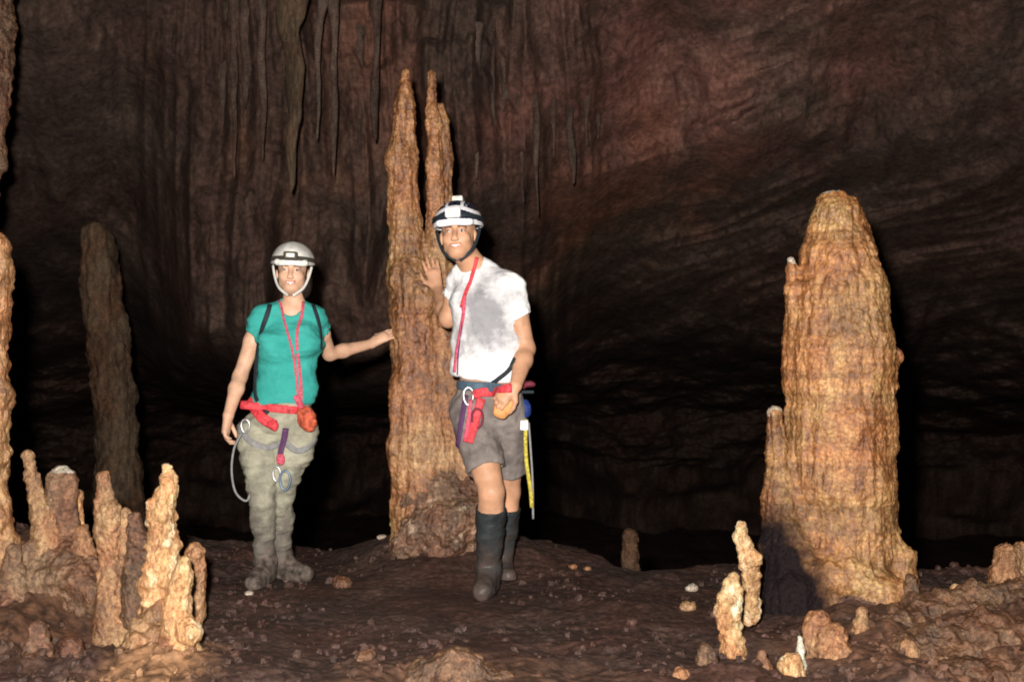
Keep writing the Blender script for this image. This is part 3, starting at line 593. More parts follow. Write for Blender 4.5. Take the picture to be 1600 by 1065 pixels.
# ------------------------------------------------------------------ people
def skin_mat(name, col):
    m = plain(name, col, 0.52, 0.32, var=0.12, scale=18, bump=0.2, bs=200, dist=0.001)
    b = m.node_tree.nodes['Principled BSDF']; b.inputs['Subsurface Weight'].default_value = 0.25
    b.inputs['Subsurface Radius'].default_value = (0.012, 0.005, 0.003); b.inputs['Subsurface Scale'].default_value = 1.0
    return m
M['skinw'] = skin_mat('skin_fair', (0.60, 0.365, 0.245)); M['skinm'] = skin_mat('skin_tanned', (0.53, 0.29, 0.175))
M['lip'] = plain('lips', (0.46, 0.20, 0.16), 0.4, 0.5); M['teeth'] = plain('teeth', (0.78, 0.74, 0.68), 0.3, 0.5, var=0.02)
M['eyew'] = plain('eye_white', (0.34, 0.30, 0.28), 0.2, 0.6, var=0.02); M['iris'] = plain('iris', (0.03, 0.02, 0.015), 0.2, 0.6)
M['hair'] = plain('dark_hair', (0.018, 0.010, 0.007), 0.6, 0.2, var=0.3, scale=200, bump=0.6, bs=300, dist=0.003)
M['brow'] = plain('eyebrow', (0.09, 0.05, 0.035), 0.7, 0.2)
M['strap'] = plain('black_webbing', (0.012, 0.02, 0.026), 0.7, 0.3)
M['pink'] = plain('pink_rope', (0.62, 0.10, 0.16), 0.7, 0.25, var=0.3, scale=120, bump=0.6, bs=400)
M['red'] = plain('red_webbing', (0.68, 0.055, 0.07), 0.65, 0.3, var=0.3, scale=70)
M['orange'] = plain('orange_red_cloth', (0.52, 0.10, 0.05), 0.7, 0.3, var=0.35, scale=50)
M['maroon'] = plain('maroon_webbing', (0.14, 0.02, 0.035), 0.7, 0.3)
M['purple'] = plain('purple_webbing', (0.09, 0.035, 0.10), 0.7, 0.3)
M['navy'] = plain('navy_plastic', (0.015, 0.02, 0.045), 0.35, 0.5)
M['white'] = plain('white_plastic', (0.72, 0.72, 0.74), 0.35, 0.5, var=0.08)
M['pale'] = plain('pale_grey_plastic', (0.60, 0.60, 0.56), 0.4, 0.5, var=0.2, scale=18)
M['lens'] = plain('lamp_lens', (0.8, 0.76, 0.68), 0.15, 0.7, var=0.03)
M['band'] = plain('dark_olive_band', (0.05, 0.045, 0.035), 0.7, 0.3)
M['metal'] = plain('worn_aluminium', (0.5, 0.5, 0.52), 0.35, 0.6, metal=0.8, var=0.2)
M['blue'] = plain('blue_grey_metal', (0.10, 0.16, 0.22), 0.4, 0.6, metal=0.3)
M['dblue'] = plain('dark_blue_cloth', (0.01, 0.03, 0.16), 0.7, 0.3)
M['yellow'] = plain('yellow_rope', (0.50, 0.42, 0.06), 0.7, 0.3, var=0.3, scale=90)
M['greyrope'] = plain('grey_cord', (0.22, 0.22, 0.22), 0.7, 0.3)
M['glove'] = plain('tan_leather', (0.62, 0.30, 0.11), 0.7, 0.3, var=0.15, scale=30)
M['boot'] = plain('muddy_boot', (0.12, 0.095, 0.08), 0.8, 0.2, var=0.4, scale=26, bump=0.5, bs=90)
def fabric2(name, c1, c2, scale, lo, hi, mud=None, mudz=None, rough=0.85, smear=None):
    m, nt, b = mat_base(name, rough, 0.15); N = nt.nodes; L = nt.links
    tc = N.new('ShaderNodeTexCoord'); n = N.new('ShaderNodeTexNoise'); n.inputs['Scale'].default_value = scale; n.inputs['Detail'].default_value = 5
    n.inputs['Roughness'].default_value = 0.65; L.new(tc.outputs['Object'], n.inputs['Vector'])
    cr = N.new('ShaderNodeValToRGB'); e = cr.color_ramp.elements; e[0].position = lo; e[1].position = hi; e[0].color = c1+(1,); e[1].color = c2+(1,)
    L.new(n.outputs['Fac'], cr.inputs['Fac']); src = cr.outputs[0]
    if mud:                        # mud splashed over the lower legs
        sx = N.new('ShaderNodeSeparateXYZ'); L.new(tc.outputs['Object'], sx.inputs[0])
        n2 = N.new('ShaderNodeTexNoise'); n2.inputs['Scale'].default_value = 14; n2.inputs['Detail'].default_value = 6; n2.inputs['Roughness'].default_value = 0.7; L.new(tc.outputs['Object'], n2.inputs['Vector'])
        a = N.new('ShaderNodeMath'); a.operation = 'MULTIPLY_ADD'; a.inputs[1].default_value = -0.9; L.new(n2.outputs['Fac'], a.inputs[0]); a.inputs[2].default_value = 0.45+mudz
        s = N.new('ShaderNodeMath'); s.operation = 'SUBTRACT'; L.new(a.outputs[0], s.inputs[0]); L.new(sx.outputs['Z'], s.inputs[1])
        mr = N.new('ShaderNodeMapRange'); mr.inputs['From Min'].default_value = -0.2; mr.inputs['From Max'].default_value = 0.15; mr.inputs['To Max'].default_value = 0.85; L.new(s.outputs[0], mr.inputs[0])
        mx = N.new('ShaderNodeMixRGB'); L.new(mr.outputs[0], mx.inputs[0]); L.new(src, mx.inputs[1]); mx.inputs[2].default_value = mud+(1,); src = mx.outputs[0]
    if smear:                      # grey mud smeared over the front
        vm = N.new('ShaderNodeVectorMath'); vm.operation = 'SUBTRACT'; L.new(tc.outputs['Object'], vm.inputs[0]); vm.inputs[1].default_value = smear[0]
        vd = N.new('ShaderNodeVectorMath'); vd.operation = 'DIVIDE'; L.new(vm.outputs[0], vd.inputs[0]); vd.inputs[1].default_value = smear[1]
        vl = N.new('ShaderNodeVectorMath'); vl.operation = 'LENGTH'; L.new(vd.outputs[0], vl.inputs[0])
        sn = N.new('ShaderNodeTexNoise'); sn.inputs['Scale'].default_value = 9; sn.inputs['Detail'].default_value = 8; sn.inputs['Roughness'].default_value = 0.7; L.new(tc.outputs['Object'], sn.inputs['Vector'])
        sa = N.new('ShaderNodeMath'); sa.operation = 'MULTIPLY_ADD'; sa.inputs[1].default_value = 2.2; L.new(sn.outputs['Fac'], sa.inputs[0]); L.new(vl.outputs['Value'], sa.inputs[2])
        sr = N.new('ShaderNodeMapRange'); sr.inputs['From Min'].default_value = 2.35; sr.inputs['From Max'].default_value = 1.45; sr.inputs['To Max'].default_value = 0.85; L.new(sa.outputs[0], sr.inputs[0])
        sx = N.new('ShaderNodeMixRGB'); L.new(sr.outputs[0], sx.inputs[0]); L.new(src, sx.inputs[1]); sx.inputs[2].default_value = (0.17, 0.17, 0.19, 1); src = sx.outputs[0]
    L.new(src, b.inputs['Base Color'])
    n3 = N.new('ShaderNodeTexNoise'); n3.inputs['Scale'].default_value = 22; n3.inputs['Detail'].default_value = 6; L.new(tc.outputs['Object'], n3.inputs['Vector'])
    bp = N.new('ShaderNodeBump'); bp.inputs['Strength'].default_value = 0.5; bp.inputs['Distance'].default_value = 0.015; L.new(n3.outputs['Fac'], bp.inputs['Height'])
    n4 = N.new('ShaderNodeTexNoise'); n4.noise_type = 'RIDGED_MULTIFRACTAL'; n4.inputs['Scale'].default_value = 5.5; n4.inputs['Detail'].default_value = 2.5; n4.inputs['Distortion'].default_value = 0.6
    m4 = N.new('ShaderNodeMapping'); m4.inputs['Scale'].default_value = (1, 1, 1.7); m4.inputs['Rotation'].default_value = (0, 0.5, 0); L.new(tc.outputs['Object'], m4.inputs[0]); L.new(m4.outputs[0], n4.inputs['Vector'])
    b4 = N.new('ShaderNodeBump'); b4.inputs['Strength'].default_value = 0.55; b4.inputs['Distance'].default_value = 0.02; L.new(n4.outputs['Fac'], b4.inputs['Height'])
    L.new(b4.outputs[0], bp.inputs['Normal']); L.new(bp.outputs[0], b.inputs['Normal'])
    return m
M['khaki'] = fabric2('khaki_cloth', (0.20, 0.195, 0.15), (0.37, 0.36, 0.275), 9, 0.35, 0.65, mud=(0.10, 0.085, 0.075), mudz=0.36)
M['taupe'] = fabric2('taupe_cloth', (0.11, 0.095, 0.09), (0.23, 0.20, 0.185), 12, 0.35, 0.65)
M['rubber'] = fabric2('black_rubber', (0.013, 0.016, 0.018), (0.04, 0.045, 0.048), 14, 0.35, 0.7, mud=(0.085, 0.06, 0.05), mudz=0.12, rough=0.42)
M['teal'] = fabric2('teal_cotton', (0.028, 0.27, 0.24), (0.05, 0.36, 0.32), 9, 0.3, 0.7)
M['tee'] = fabric2('white_cotton', (0.60, 0.60, 0.62), (0.84, 0.84, 0.85), 14, 0.3, 0.6, smear=((-0.03, -0.12, 1.29), (0.15, 0.4, 0.24)))

def unit(v): v = np.array(v, float); return v/np.linalg.norm(v)
def tri_hand(S, wrist, d, nrm, curl=0.5, sc=1.0, thumb=1, spread=0.0):
    """palm, four unequal bent fingers and a thumb leaving the side of the palm. d: hand direction, nrm: towards the palm side"""
    d = unit(d); nrm = unit(np.array(nrm)-d*(np.dot(nrm, d))); wv = np.cross(d, nrm)*thumb   # towards the thumb side
    palm = wrist+d*0.085*sc
    S.cone(wrist+d*0.005, palm, 0.024*sc, 0.021*sc, 0.012, side=wv, fa=1.15, fb=1.75)
    for i, (o, L) in enumerate(((0.029, 0.072), (0.010, 0.081), (-0.010, 0.076), (-0.028, 0.060))):
        p = wrist+d*(0.088-0.004*abs(i-1))*sc+wv*o*sc; dd = unit(d+wv*(o*spread*10)); a = 0.35*curl
        for s_, (f, r) in enumerate(((0.44, 0.0092), (0.31, 0.0082), (0.25, 0.0072))):
            dr = unit(dd*math.cos(a)+nrm*math.sin(a)); q = p+dr*L*f*sc
            S.cone(p, q, r*sc, (r-0.0008)*sc, 0.005); p = q; a += curl*0.95
    t0 = wrist+d*0.026*sc+wv*0.022*sc; t1 = t0+(d*0.55+wv*0.62+nrm*0.3)*0.045*sc; t2 = t1+unit(d*0.8+wv*0.25+nrm*0.5)*0.032*sc; t3 = t2+unit(d*0.9+nrm*0.45)*0.026*sc
    S.cone(t0, t1, 0.014*sc, 0.0115*sc, 0.012); S.cone(t1, t2, 0.011*sc, 0.0098*sc, 0.005); S.cone(t2, t3, 0.0098*sc, 0.008*sc, 0.005)
def head_sdf(S, H, R, s=1.0):
    def W(x, y, z): return H+R@np.array((x, y, z))*s
    def e(c, r, k=0.015, sub=False): S.ell(W(*c), np.array(r)*s, k, R, sub)
    e((0, .018, .028), (.076, .096, .086)); e((0, -.022, -.03), (.056, .068, .080), .03)
    e((0, -.052, -.088), (.036, .036, .030), .035)
    for x in (-1, 1):
        e((x*.036, -.060, -.030), (.026, .026, .024), .02); e((x*.046, -.01, -.060), (.015, .034, .028), .03)
        S.cone(W(x*.008, -.090, .024), W(x*.042, -.076, .022), .010*s, .008*s, .012)
        e((x*.031, -.104, .002), (.017, .016, .011), .012, True); e((x*.031, -.077, .002), (.013, .0125, .0125), .004)
        e((x*.076, .008, -.012), (.009, .019, .031), .006); e((x*.010, -.106, -.040), (.009, .010, .008), .008)
    S.cone(W(0, -.084, .012), W(0, -.112, -.034), .008*s, .0125*s, .010)
    S.cone(W(-.021, -.083, -.064), W(0, -.090, -.066), .0065*s, .0085*s, .008); S.cone(W(.021, -.083, -.064), W(0, -.090, -.066), .0065*s, .0085*s, .008)
    e((0, -.086, -.073), (.018, .010, .006), .008)
def head_zones(c, H, R, s=1.0):
    q = (c-H)@R/s; x = np.abs(q[:, 0]); y = q[:, 1]; z = q[:, 2]; mi = np.zeros(len(c), int)
    front = y < -0.055
    smile = -0.066+x*x*14
    mi[front & (x < .024) & (np.abs(z-smile) < 0.0085) & (y < -.07)] = 1
    mi[front & (x < .017) & (np.abs(z-smile-0.0005) < 0.0036) & (y < -.07)] = 2
    ey = ((x-.031)/.0125)**2+((z-.001)/.0042)**2
    mi[front & (ey < 1)] = 3; mi[front & (((x-.031)**2+(z-.001)**2) < .0058**2)] = 4
    mi[front & (np.abs(z-.021+(x-.03)**2*6) < .0042) & (x > .013) & (x < .048)] = 5
    return mi
def rotm(yaw=0, roll=0, pitch=0):
    return np.array(Matrix.Rotation(math.radians(yaw), 3, 'Z')@Matrix.Rotation(math.radians(roll), 3, 'Y')@Matrix.Rotation(math.radians(pitch), 3, 'X'))

def wrinkle(V, F, amp=0.006, sc=(9, 9, 14), sd=0.0):
    N = normals(V, F); n = fbm(V*np.array(sc)+sd, 3)
    rid = 0.6-np.abs(perlin(V*np.array(sc)*0.9+sd+4))*2
    return V+N*(amp*(n+0.6*rid))[:, None]
def bvh(*objs):
    V = []; F = []; k = 0
    for o in objs:
        me = o.data; off = Vector(o['_base']); V += [v.co+off for v in me.vertices]; F += [[i+k for i in p.vertices] for p in me.polygons]; k = len(V)
    return BVHTree.FromPolygons(V, F)
def cast(B, u, v, off=0.006):
    o = Vector((0, 0, CAMZ)); d = (Vector(P(u, v, 5.0))-o).normalized()
    h = B.ray_cast(o, d)
    if h[0] is None: return None, None
    return np.array(h[0])+np.array(h[1])*off, np.array(h[1])
def crom(pts, n=8):
    pts = np.array(pts, float); p = np.vstack([2*pts[0]-pts[1], pts, 2*pts[-1]-pts[-2]]); out = []
    for i in range(1, len(p)-2):
        for t in np.linspace(0, 1, n, endpoint=False):
            a, b, c, d = p[i-1:i+3]
            out.append(0.5*((2*b)+(-a+c)*t+(2*a-5*b+4*c-d)*t*t+(-a+3*b-3*c+d)*t**3))
    out.append(pts[-1]); return np.array(out)
def sweep(pts, nrms, wd, th, seg=10, closed=False):
    """elliptical band: wd across, th along the normals"""
    n = len(pts); V = []
    for i in range(n):
        t = unit(pts[(i+1) % n if closed else min(i+1, n-1)]-pts[i-1 if closed else max(i-1, 0)])
        nn = unit(nrms[i]-t*np.dot(nrms[i], t)); s = np.cross(t, nn)
        for a in np.linspace(0, 2*math.pi, seg, endpoint=False):
            ca, sa = math.cos(a), math.sin(a); ca = math.copysign(abs(ca)**0.6, ca); sa = math.copysign(abs(sa)**0.6, sa)
            V.append(pts[i]+s*wd/2*ca+nn*th/2*sa)
    V = np.array(V); i = np.arange(n*seg).reshape(n, seg)
    if closed: a = i; b = np.roll(i, -1, 0)
    else: a = i[:-1]; b = i[1:]
    F = np.stack([a, np.roll(a, -1, 1), np.roll(b, -1, 1), b], -1).reshape(-1, 4)
    if not closed:
        caps = []
        for row in (i[0][::-1], i[-1]):
            for k in range(1, seg-2, 2): caps.append([row[0], row[k], row[k+1], row[k+2]])
        F = np.concatenate([F, np.array(caps)])
    return V, F
def strap(name, parent, B, px, wd, th, mat, off=0.004, label=None):
    """band lying on the clothing under the given photograph points"""
    dense = crom([(a[0], a[1], 0) for a in px], 5); P3 = []; N3 = []
    for u, v, _ in dense:
        p, n = cast(B, u, v, off)
        if p is not None: P3.append(p); N3.append(n)
    P3 = np.array(P3); N3 = np.array(N3)
    for _ in range(3):
        P3[1:-1] = (P3[:-2]+P3[1:-1]*2+P3[2:])/4; N3[1:-1] = (N3[:-2]+N3[1:-1]*2+N3[2:])/4
    V, F = sweep(P3, N3, wd, th)
    return link(name, V, F, mat, parent=parent, label=label)
def cord(name, parent, pts, r, mat, label=None, n=8):
    p = crom(pts, n); V, F = sweep(p, np.array([[0.03, -1, 0.05]]*len(p)), 2*r, 2*r)
    return link(name, V, F, mat, parent=parent, label=label)
def ring(name, parent, B, c, nz, wd, th, mat, r0=0.5, off=0.004, label=None):
    """closed band round a limb or the waist, snapped to the surface"""
    nz = unit(nz); a = unit(np.cross(nz, (0.1, 1, 0.05))); b = np.cross(nz, a); P3 = []; N3 = []
    for t in np.linspace(0, 2*math.pi, 48, endpoint=False):
        d = a*math.cos(t)+b*math.sin(t); best = B.ray_cast(Vector(c), Vector(d))
        o = np.array(c)+d*r0; h = B.ray_cast(Vector(o), Vector(-d))
        if h[0] is None: continue
        P3.append(np.array(h[0])+d*off); N3.append(d)
    P3 = np.array(P3)
    for _ in range(4): P3 = (np.roll(P3, 1, 0)+2*P3+np.roll(P3, -1, 0))/4
    V, F = sweep(P3, N3, wd, th, closed=True)
    return link(name, V, F, mat, parent=parent, label=label)
def carabiner(parent, c, ln, wd, r, mat, ax=(0, 0, 1), name='carabiner', label=None):
    ax = unit(ax); s = unit(np.cross(ax, (0, 1, 0))); pts = []
    for t in np.linspace(0, 2*math.pi, 24, endpoint=False): pts.append(np.array(c)+s*math.cos(t)*wd/2*(1+0.15*math.sin(t))+ax*math.sin(t)*ln/2)
    V, F = sweep(np.array(pts), [np.array((0, -1, 0.01))]*24, 2*r, 2*r, 8, closed=True)
    return link(name, V, F, mat, parent=parent, label=label)
def blob(name, parent, prims, mat, h=0.004, amp=0.003, label=None):
    A = np.array([np.concatenate([p[0], [max(p[1])]]) for p in prims])
    S = Field((A[:, :3]-A[:, 3:]).min(0)-.02, (A[:, :3]+A[:, 3:]).max(0)+.02, h)
    for c, r in prims: S.ell(c, r, 0.012)
    V, F = S.mesh(); V = wrinkle(smooth(V, F, 1), F, amp, (25, 25, 25)); return link(name, V, F, mat, parent=parent, label=label)
def boxsdf(name, parent, c, half, rnd, mat, Rm=None, h=0.003):
    c = np.array(c); half = np.array(half); m = half.max()*1.8+rnd+.01
    S = Field(c-m, c+m, h); w_, g = S._win(c-m, c+m, 0); q = [g[i]-c[i] for i in range(3)]
    if Rm is not None: q = [q[0]*Rm[0, i]+q[1]*Rm[1, i]+q[2]*Rm[2, i] for i in range(3)]
    d = np.sqrt(sum(np.maximum(np.abs(q[i])-half[i]+rnd, 0)**2 for i in range(3)))-rnd
    S.F[w_] = d.astype(np.float32); V, F = S.mesh(); return link(name, V, F, mat, parent=parent)

def torso(S, J, f=0.0, k=0.035):
    """chest, shoulders, waist and hips through the given joints; f inflates"""
    sd = J['side']
    S.cone(J['neckb']+np.array((0, .012, -.035)), J['chest'], .062+f, .098+f, k, side=sd, fa=1.35, fb=1.42)
    S.cone(J['chest'], J['waist'], .100*J['cw']+f, .084*J['ww']+f, k, side=sd, fa=1.42, fb=1.45)
    S.cone(J['waist'], J['hip'], .084*J['ww']+f, .098*J['hw']+f, k, side=sd, fa=1.45, fb=1.50)
    for a in ('shl', 'shr'):
        S.cone(J['neckb']+np.array((0, .015, -.02)), J[a], .040+f, .048*J['sw']+f, .04)
    for sx in (-1, 1):
        if J.get('bust'): S.ell(J['chest']+sd*sx*.068+np.array((0, -.075, -.02)), (.058+f, .05+f, .056+f), .05)
        else: S.ell(J['chest']+sd*sx*.075+np.array((0, -.055, .01)), (.075+f, .045+f, .055+f), .05)
def limb(S, a, b, c, r, k=0.02):
    """two-segment limb with muscle swell: r = (top, mid, joint, calf, end)"""
    m = a+(b-a)*0.4; n = b+(c-b)*0.32
    S.cone(a, m, r[0], r[1], k); S.cone(m, b, r[1], r[2], k); S.cone(b, n, r[2], r[3], k); S.cone(n, c, r[3], r[4], k)

# ---------------------------------------------------------------- the woman
def woman():
    J = dict(side=unit((1, 0.08, 0)), neckb=P(458, 480, 5.62), chest=P(453, 530, 5.62), waist=P(446, 610, 5.62), hip=P(434, 664, 5.62),
             shl=P(493, 497, 5.66), shr=P(408, 496, 5.60), cw=.95, ww=.93, hw=.90, sw=.92, bust=True)
    elr = P(375, 588, 5.58); wrr = P(357, 648, 5.46); ell_ = P(515, 553, 5.83); wrl = P(580, 537, 5.98)
    hr = P(406, 672, 5.63); hl = P(462, 672, 5.63); kr = P(410, 780, 5.54); kl = P(438, 780, 5.62); ar = P(414, 888, 5.58); al = P(440, 886, 5.70)
    H = P(457, 424, 5.585); R = rotm(6, 2, -2)
    S = Field(P(330, 340, 5.6)+(0, -.42, 0), (P(640, 340, 5.6)[0], 6.25, 0)+np.array((0, 0, 0)), .0045) if False else None
    lo = np.array((P(335, 0, 5.4)[0], 5.2, -0.03)); hi = np.array((P(640, 0, 6.0)[0], 6.2, 1.75))
    S = Field(lo, hi, .0048)
    torso(S, J)
    limb(S, J['shr'], elr, wrr, (.045, .042, .034, .036, .025)); limb(S, J['shl'], ell_, wrl, (.045, .042, .033, .035, .024))
    limb(S, hr, kr, ar, (.085, .074, .048, .044, .030)); limb(S, hl, kl, al, (.085, .074, .048, .044, .030))
    S.cone(H+np.array((0, .03, -.05)), J['neckb']+np.array((0, .01, -.01)), .050, .052, .03)
    head_sdf(S, H, R, .97)
    tri_hand(S, wrr, (-.12, -.15, -1), (1, .0, -.1), .7, .95, thumb=-1)
    tri_hand(S, wrl, (.75, .15, .42), (.6, .75, -.3), .35, .95, thumb=1, spread=.1)
    S.cone(ar, ar+np.array((0, -.05, -.06)), .034, .03, .02); S.cone(al, al+np.array((.05, -.02, -.06)), .034, .03, .02)
    V, F = S.mesh(); V = smooth(V, F, 1, .4)
    base = (P(428, 0, 5.62)[0], 5.62, 0.0)
    body = link('person', V, F, [M['skinw'], M['lip'], M['teeth'], M['eyew'], M['iris'], M['brow']], base=base, cat='person', mi=head_zones(V[F].mean(1), H, R, .97),
                label='person in teal T-shirt, khaki trousers and pale helmet, one arm stretched to the stalagmite')
    # T-shirt
    S = Field(lo, hi, .006); f = .012
    torso(S, J, f, .04)
    cr_ = J['shr']+(elr-J['shr'])*.30; cl_ = J['shl']+(ell_-J['shl'])*.38
    S.cone(J['shr']+np.array((.02, 0, .0)), cr_, .058, .056, .03, flat=True); S.cone(J['shl']-np.array((.02, 0, 0)), cl_, .058, .055, .03, flat=True)
    S.cone(J['waist'], J['hip'], .105, .125, .03, side=J['side'], fa=1.4, fb=1.42)
    S.plane(P(440, 632, 5.5), (0, 0.05, -1))
    S.ell(J['neckb']+np.array((0, -.05, .02)), (.062, .075, .065), .01, sub=True)
    for c_, e_, s_ in ((cr_, elr, J['shr']), (cl_, ell_, J['shl'])): S.cone(c_-(e_-s_)*.08, c_+(e_-s_)*.2, .047, .047, .004, sub=True)
    V, F = S.mesh(); V = wrinkle(smooth(V, F, 1), F, .010, (6, 6, 13)); shirt = link('t_shirt', V, F, M['teal'], parent=body)
    # trousers
    S = Field(lo, hi, .0065)
    S.cone(J['waist']+np.array((0, 0, -.05)), J['hip']+np.array((0, 0, .01)), .098,   .110, .04, side=J['side'], fa=1.35, fb=1.40)
    rr = (.097, .087, .062, .057, .045); limb(S, hr+np.array((-.01, 0, -.01)), kr, ar+np.array((0, 0, .02)), rr, .018); limb(S, hl+np.array((.012, 0, -.01)), kl, al+np.array((0, 0, .02)), rr, .018)
    S.plane(P(440, 624, 5.5), (0, 0, 1))
    for sx, hp in ((-1, hr), (1, hl)): S.ell(hp+np.array((sx*.040, 0, -.07)), (.048, .07, .08), .04)
    V, F = S.mesh(); V = wrinkle(smooth(V, F, 1), F, .011, (7, 7, 17)); tr = link('trousers', V, F, M['khaki'], parent=body)
    # boots
    for a_, d_ in ((ar, unit((-.12, -1, 0))), (al, unit((.85, -.5, 0)))):
        c0 = a_.copy(); g0 = gz(c0[0], c0[1]); S = Field((c0[0]-.3, c0[1]-.35, -.05), (c0[0]+.3, c0[1]+.25, .3), .005)
        S.cone(np.array((a_[0], a_[1], .16)), np.array((a_[0], a_[1], .075)), .052, .050, .01)
        hl_ = np.array((a_[0], a_[1], .04))-d_*.045; S.cone(hl_, hl_+d_*.20, .045, .042, .03); S.cone(np.array((a_[0], a_[1], .10)), hl_+d_*.15, .05, .040, .03)
        S.plane((0, 0, g0-.006), (0, 0, -1)); V, F = S.mesh(); V = wrinkle(smooth(V, F, 1), F, .004, (20, 20, 20))
        bt = link('boot', V, F, M['boot'], parent=body)
    # hair
    S = Field(H-.18, H+.18, .005)
    S.ell(H+R@np.array((0, .03, .01)), (.083, .085, .095), .01, R); S.ell(H+R@np.array((.05, .045, -.06)), (.045, .045, .07), .03, R); S.ell(H+R@np.array((-.03, .05, -.06)), (.04, .04, .06), .03, R)
    S.plane(H+R@np.array((0, -.028, 0)), R@np.array((0, -1, 0)))
    V, F = S.mesh(); V = wrinkle(V, F, .003, (60, 60, 10)); link('hair', V, F, M['hair'], parent=body)
    # helmet
    HC = H+R@np.array((0, .012, .040)); S = Field(H-.22, H+.26, .0045)
    S.ell(HC, (.107, .132, .108), .01, R); S.ell(HC, (.098, .123, .100), .002, R, sub=True)
    S.plane(HC+R@np.array((0, 0, -.006)), R@np.array((0, .12, -1)))
    S.cone(HC+R@np.array((-.07, -.106, -.006)), HC+R@np.array((.07, -.106, -.006)), .011, .011, .02)
    V, F = S.mesh(); V = smooth(V, F, 1); he = link('helmet', V, F, M['pale'], parent=body)
    pts = []; nr = []
    for t in np.linspace(0, 2*math.pi, 40, endpoint=False):
        q = np.array((math.cos(t)*.108, math.sin(t)*.134, .014)); pts.append(HC+R@q); nr.append(R@unit((math.cos(t), math.sin(t), .1)))
    V, F = sweep(np.array(pts), nr, .022, .006, closed=True); link('head_band', V, F, M['band'], parent=he)
    hl3 = boxsdf('headlamp', he, HC+R@np.array((0, -.145, .022)), (.034, .016, .021), .008, M['band'], R)
    V, F = sweep(np.array([HC+R@np.array((-.020, -.163, .024)), HC+R@np.array((.020, -.163, .024))]), [R@np.array((0, -1, 0))]*2, .020, .006); link('lamp_lens', V, F, M['lens'], parent=he)
    # chin straps of the helmet
    for sx in (-1, 1):
        q = [HC+R@np.array((sx*.094, -.03, -.015)), H+R@np.array((sx*.080, -.035, -.035)), H+R@np.array((sx*.058, -.050, -.085)), H+R@np.array((sx*.012, -.062, -.124))]
        p = crom(q, 8); V, F = sweep(p, [R@np.array((sx*.6, -.8, 0))]*len(p), .013, .004); link('chin_strap', V, F, M['pale'], parent=he)
    B = bvh(body, shirt, tr)
    strap('shoulder_strap', body, B, [(424, 468), (418, 490), (408, 520), (400, 560), (395, 598), (402, 625), (420, 645)], .024, .006, M['strap'])
    strap('shoulder_strap', body, B, [(486, 470), (493, 488), (500, 515), (501, 545)], .022, .006, M['strap'])
    strap('neck_sling', body, B, [(436, 470), (441, 490), (448, 515), (457, 545), (462, 580), (466, 625)], .012, .010, M['pink'], .005)
    strap('neck_sling', body, B, [(473, 472), (472, 492), (464, 520), (466, 560), (470, 600), (470, 640)], .015, .010, M['pink'], .005)
    ring('waist_belt', body, B, P(441, 636, 5.62), (.10, 0, 1), .040, .012, M['red'])
    strap('hip_belt', body, B, [(388, 622), (400, 640), (413, 655), (430, 664)], .052, .014, M['red'], .008)
    strap('hip_belt', body, B, [(462, 618), (470, 634), (480, 648), (492, 658)], .030, .012, M['pink'], .008)
    strap('leg_loop', body, B, [(372, 668), (392, 690), (418, 700), (440, 690)], .030, .008, M['greyrope'])
    strap('leg_loop', body, B, [(446, 690), (462, 704), (480, 700), (494, 684)], .030, .008, M['greyrope'])
    p, n = cast(B, 477, 656, .02)
    po = blob('pouch', body, [(p, (.045, .03, .05)), (p+np.array((.012, -.01, -.02)), (.04, .03, .045)), (p+np.array((-.01, -.012, .03)), (.035, .02, .025))], M['orange'], amp=.008)
    strap('pouch_flap', po, bvh(po), [(465, 648), (477, 652), (490, 650)], .02, .006, M['maroon']) if False else None
    p, n = cast(B, 426, 662, .02); blob('knot', body, [(p, (.026, .02, .022)), (p+np.array((.012, -.01, -.012)), (.016, .014, .02))], M['red'])
    strap('lanyard', body, B, [(446, 668), (444, 690), (440, 708), (438, 722)], .030, .014, M['purple'], .010)
    p, n = cast(B, 441, 716, .02); blob('knot', body, [(p, (.022, .016, .028))], M['pink'])
    p, n = cast(B, 446, 748, .018); carabiner(body, p, .095, .05, .006, M['blue'])
    p, n = cast(B, 434, 742, .018); carabiner(body, p, .07, .035, .005, M['metal'])
    p, n = cast(B, 386, 664, .015); carabiner(body, p, .065, .04, .0055, M['metal'])
    cord('gear_loop', body, [P(378, 676, 5.50), P(366, 700, 5.46), P(362, 735, 5.46), P(368, 768, 5.48), P(384, 782, 5.5), P(392, 770, 5.51)], .005, M['greyrope'])
    return body
woman()

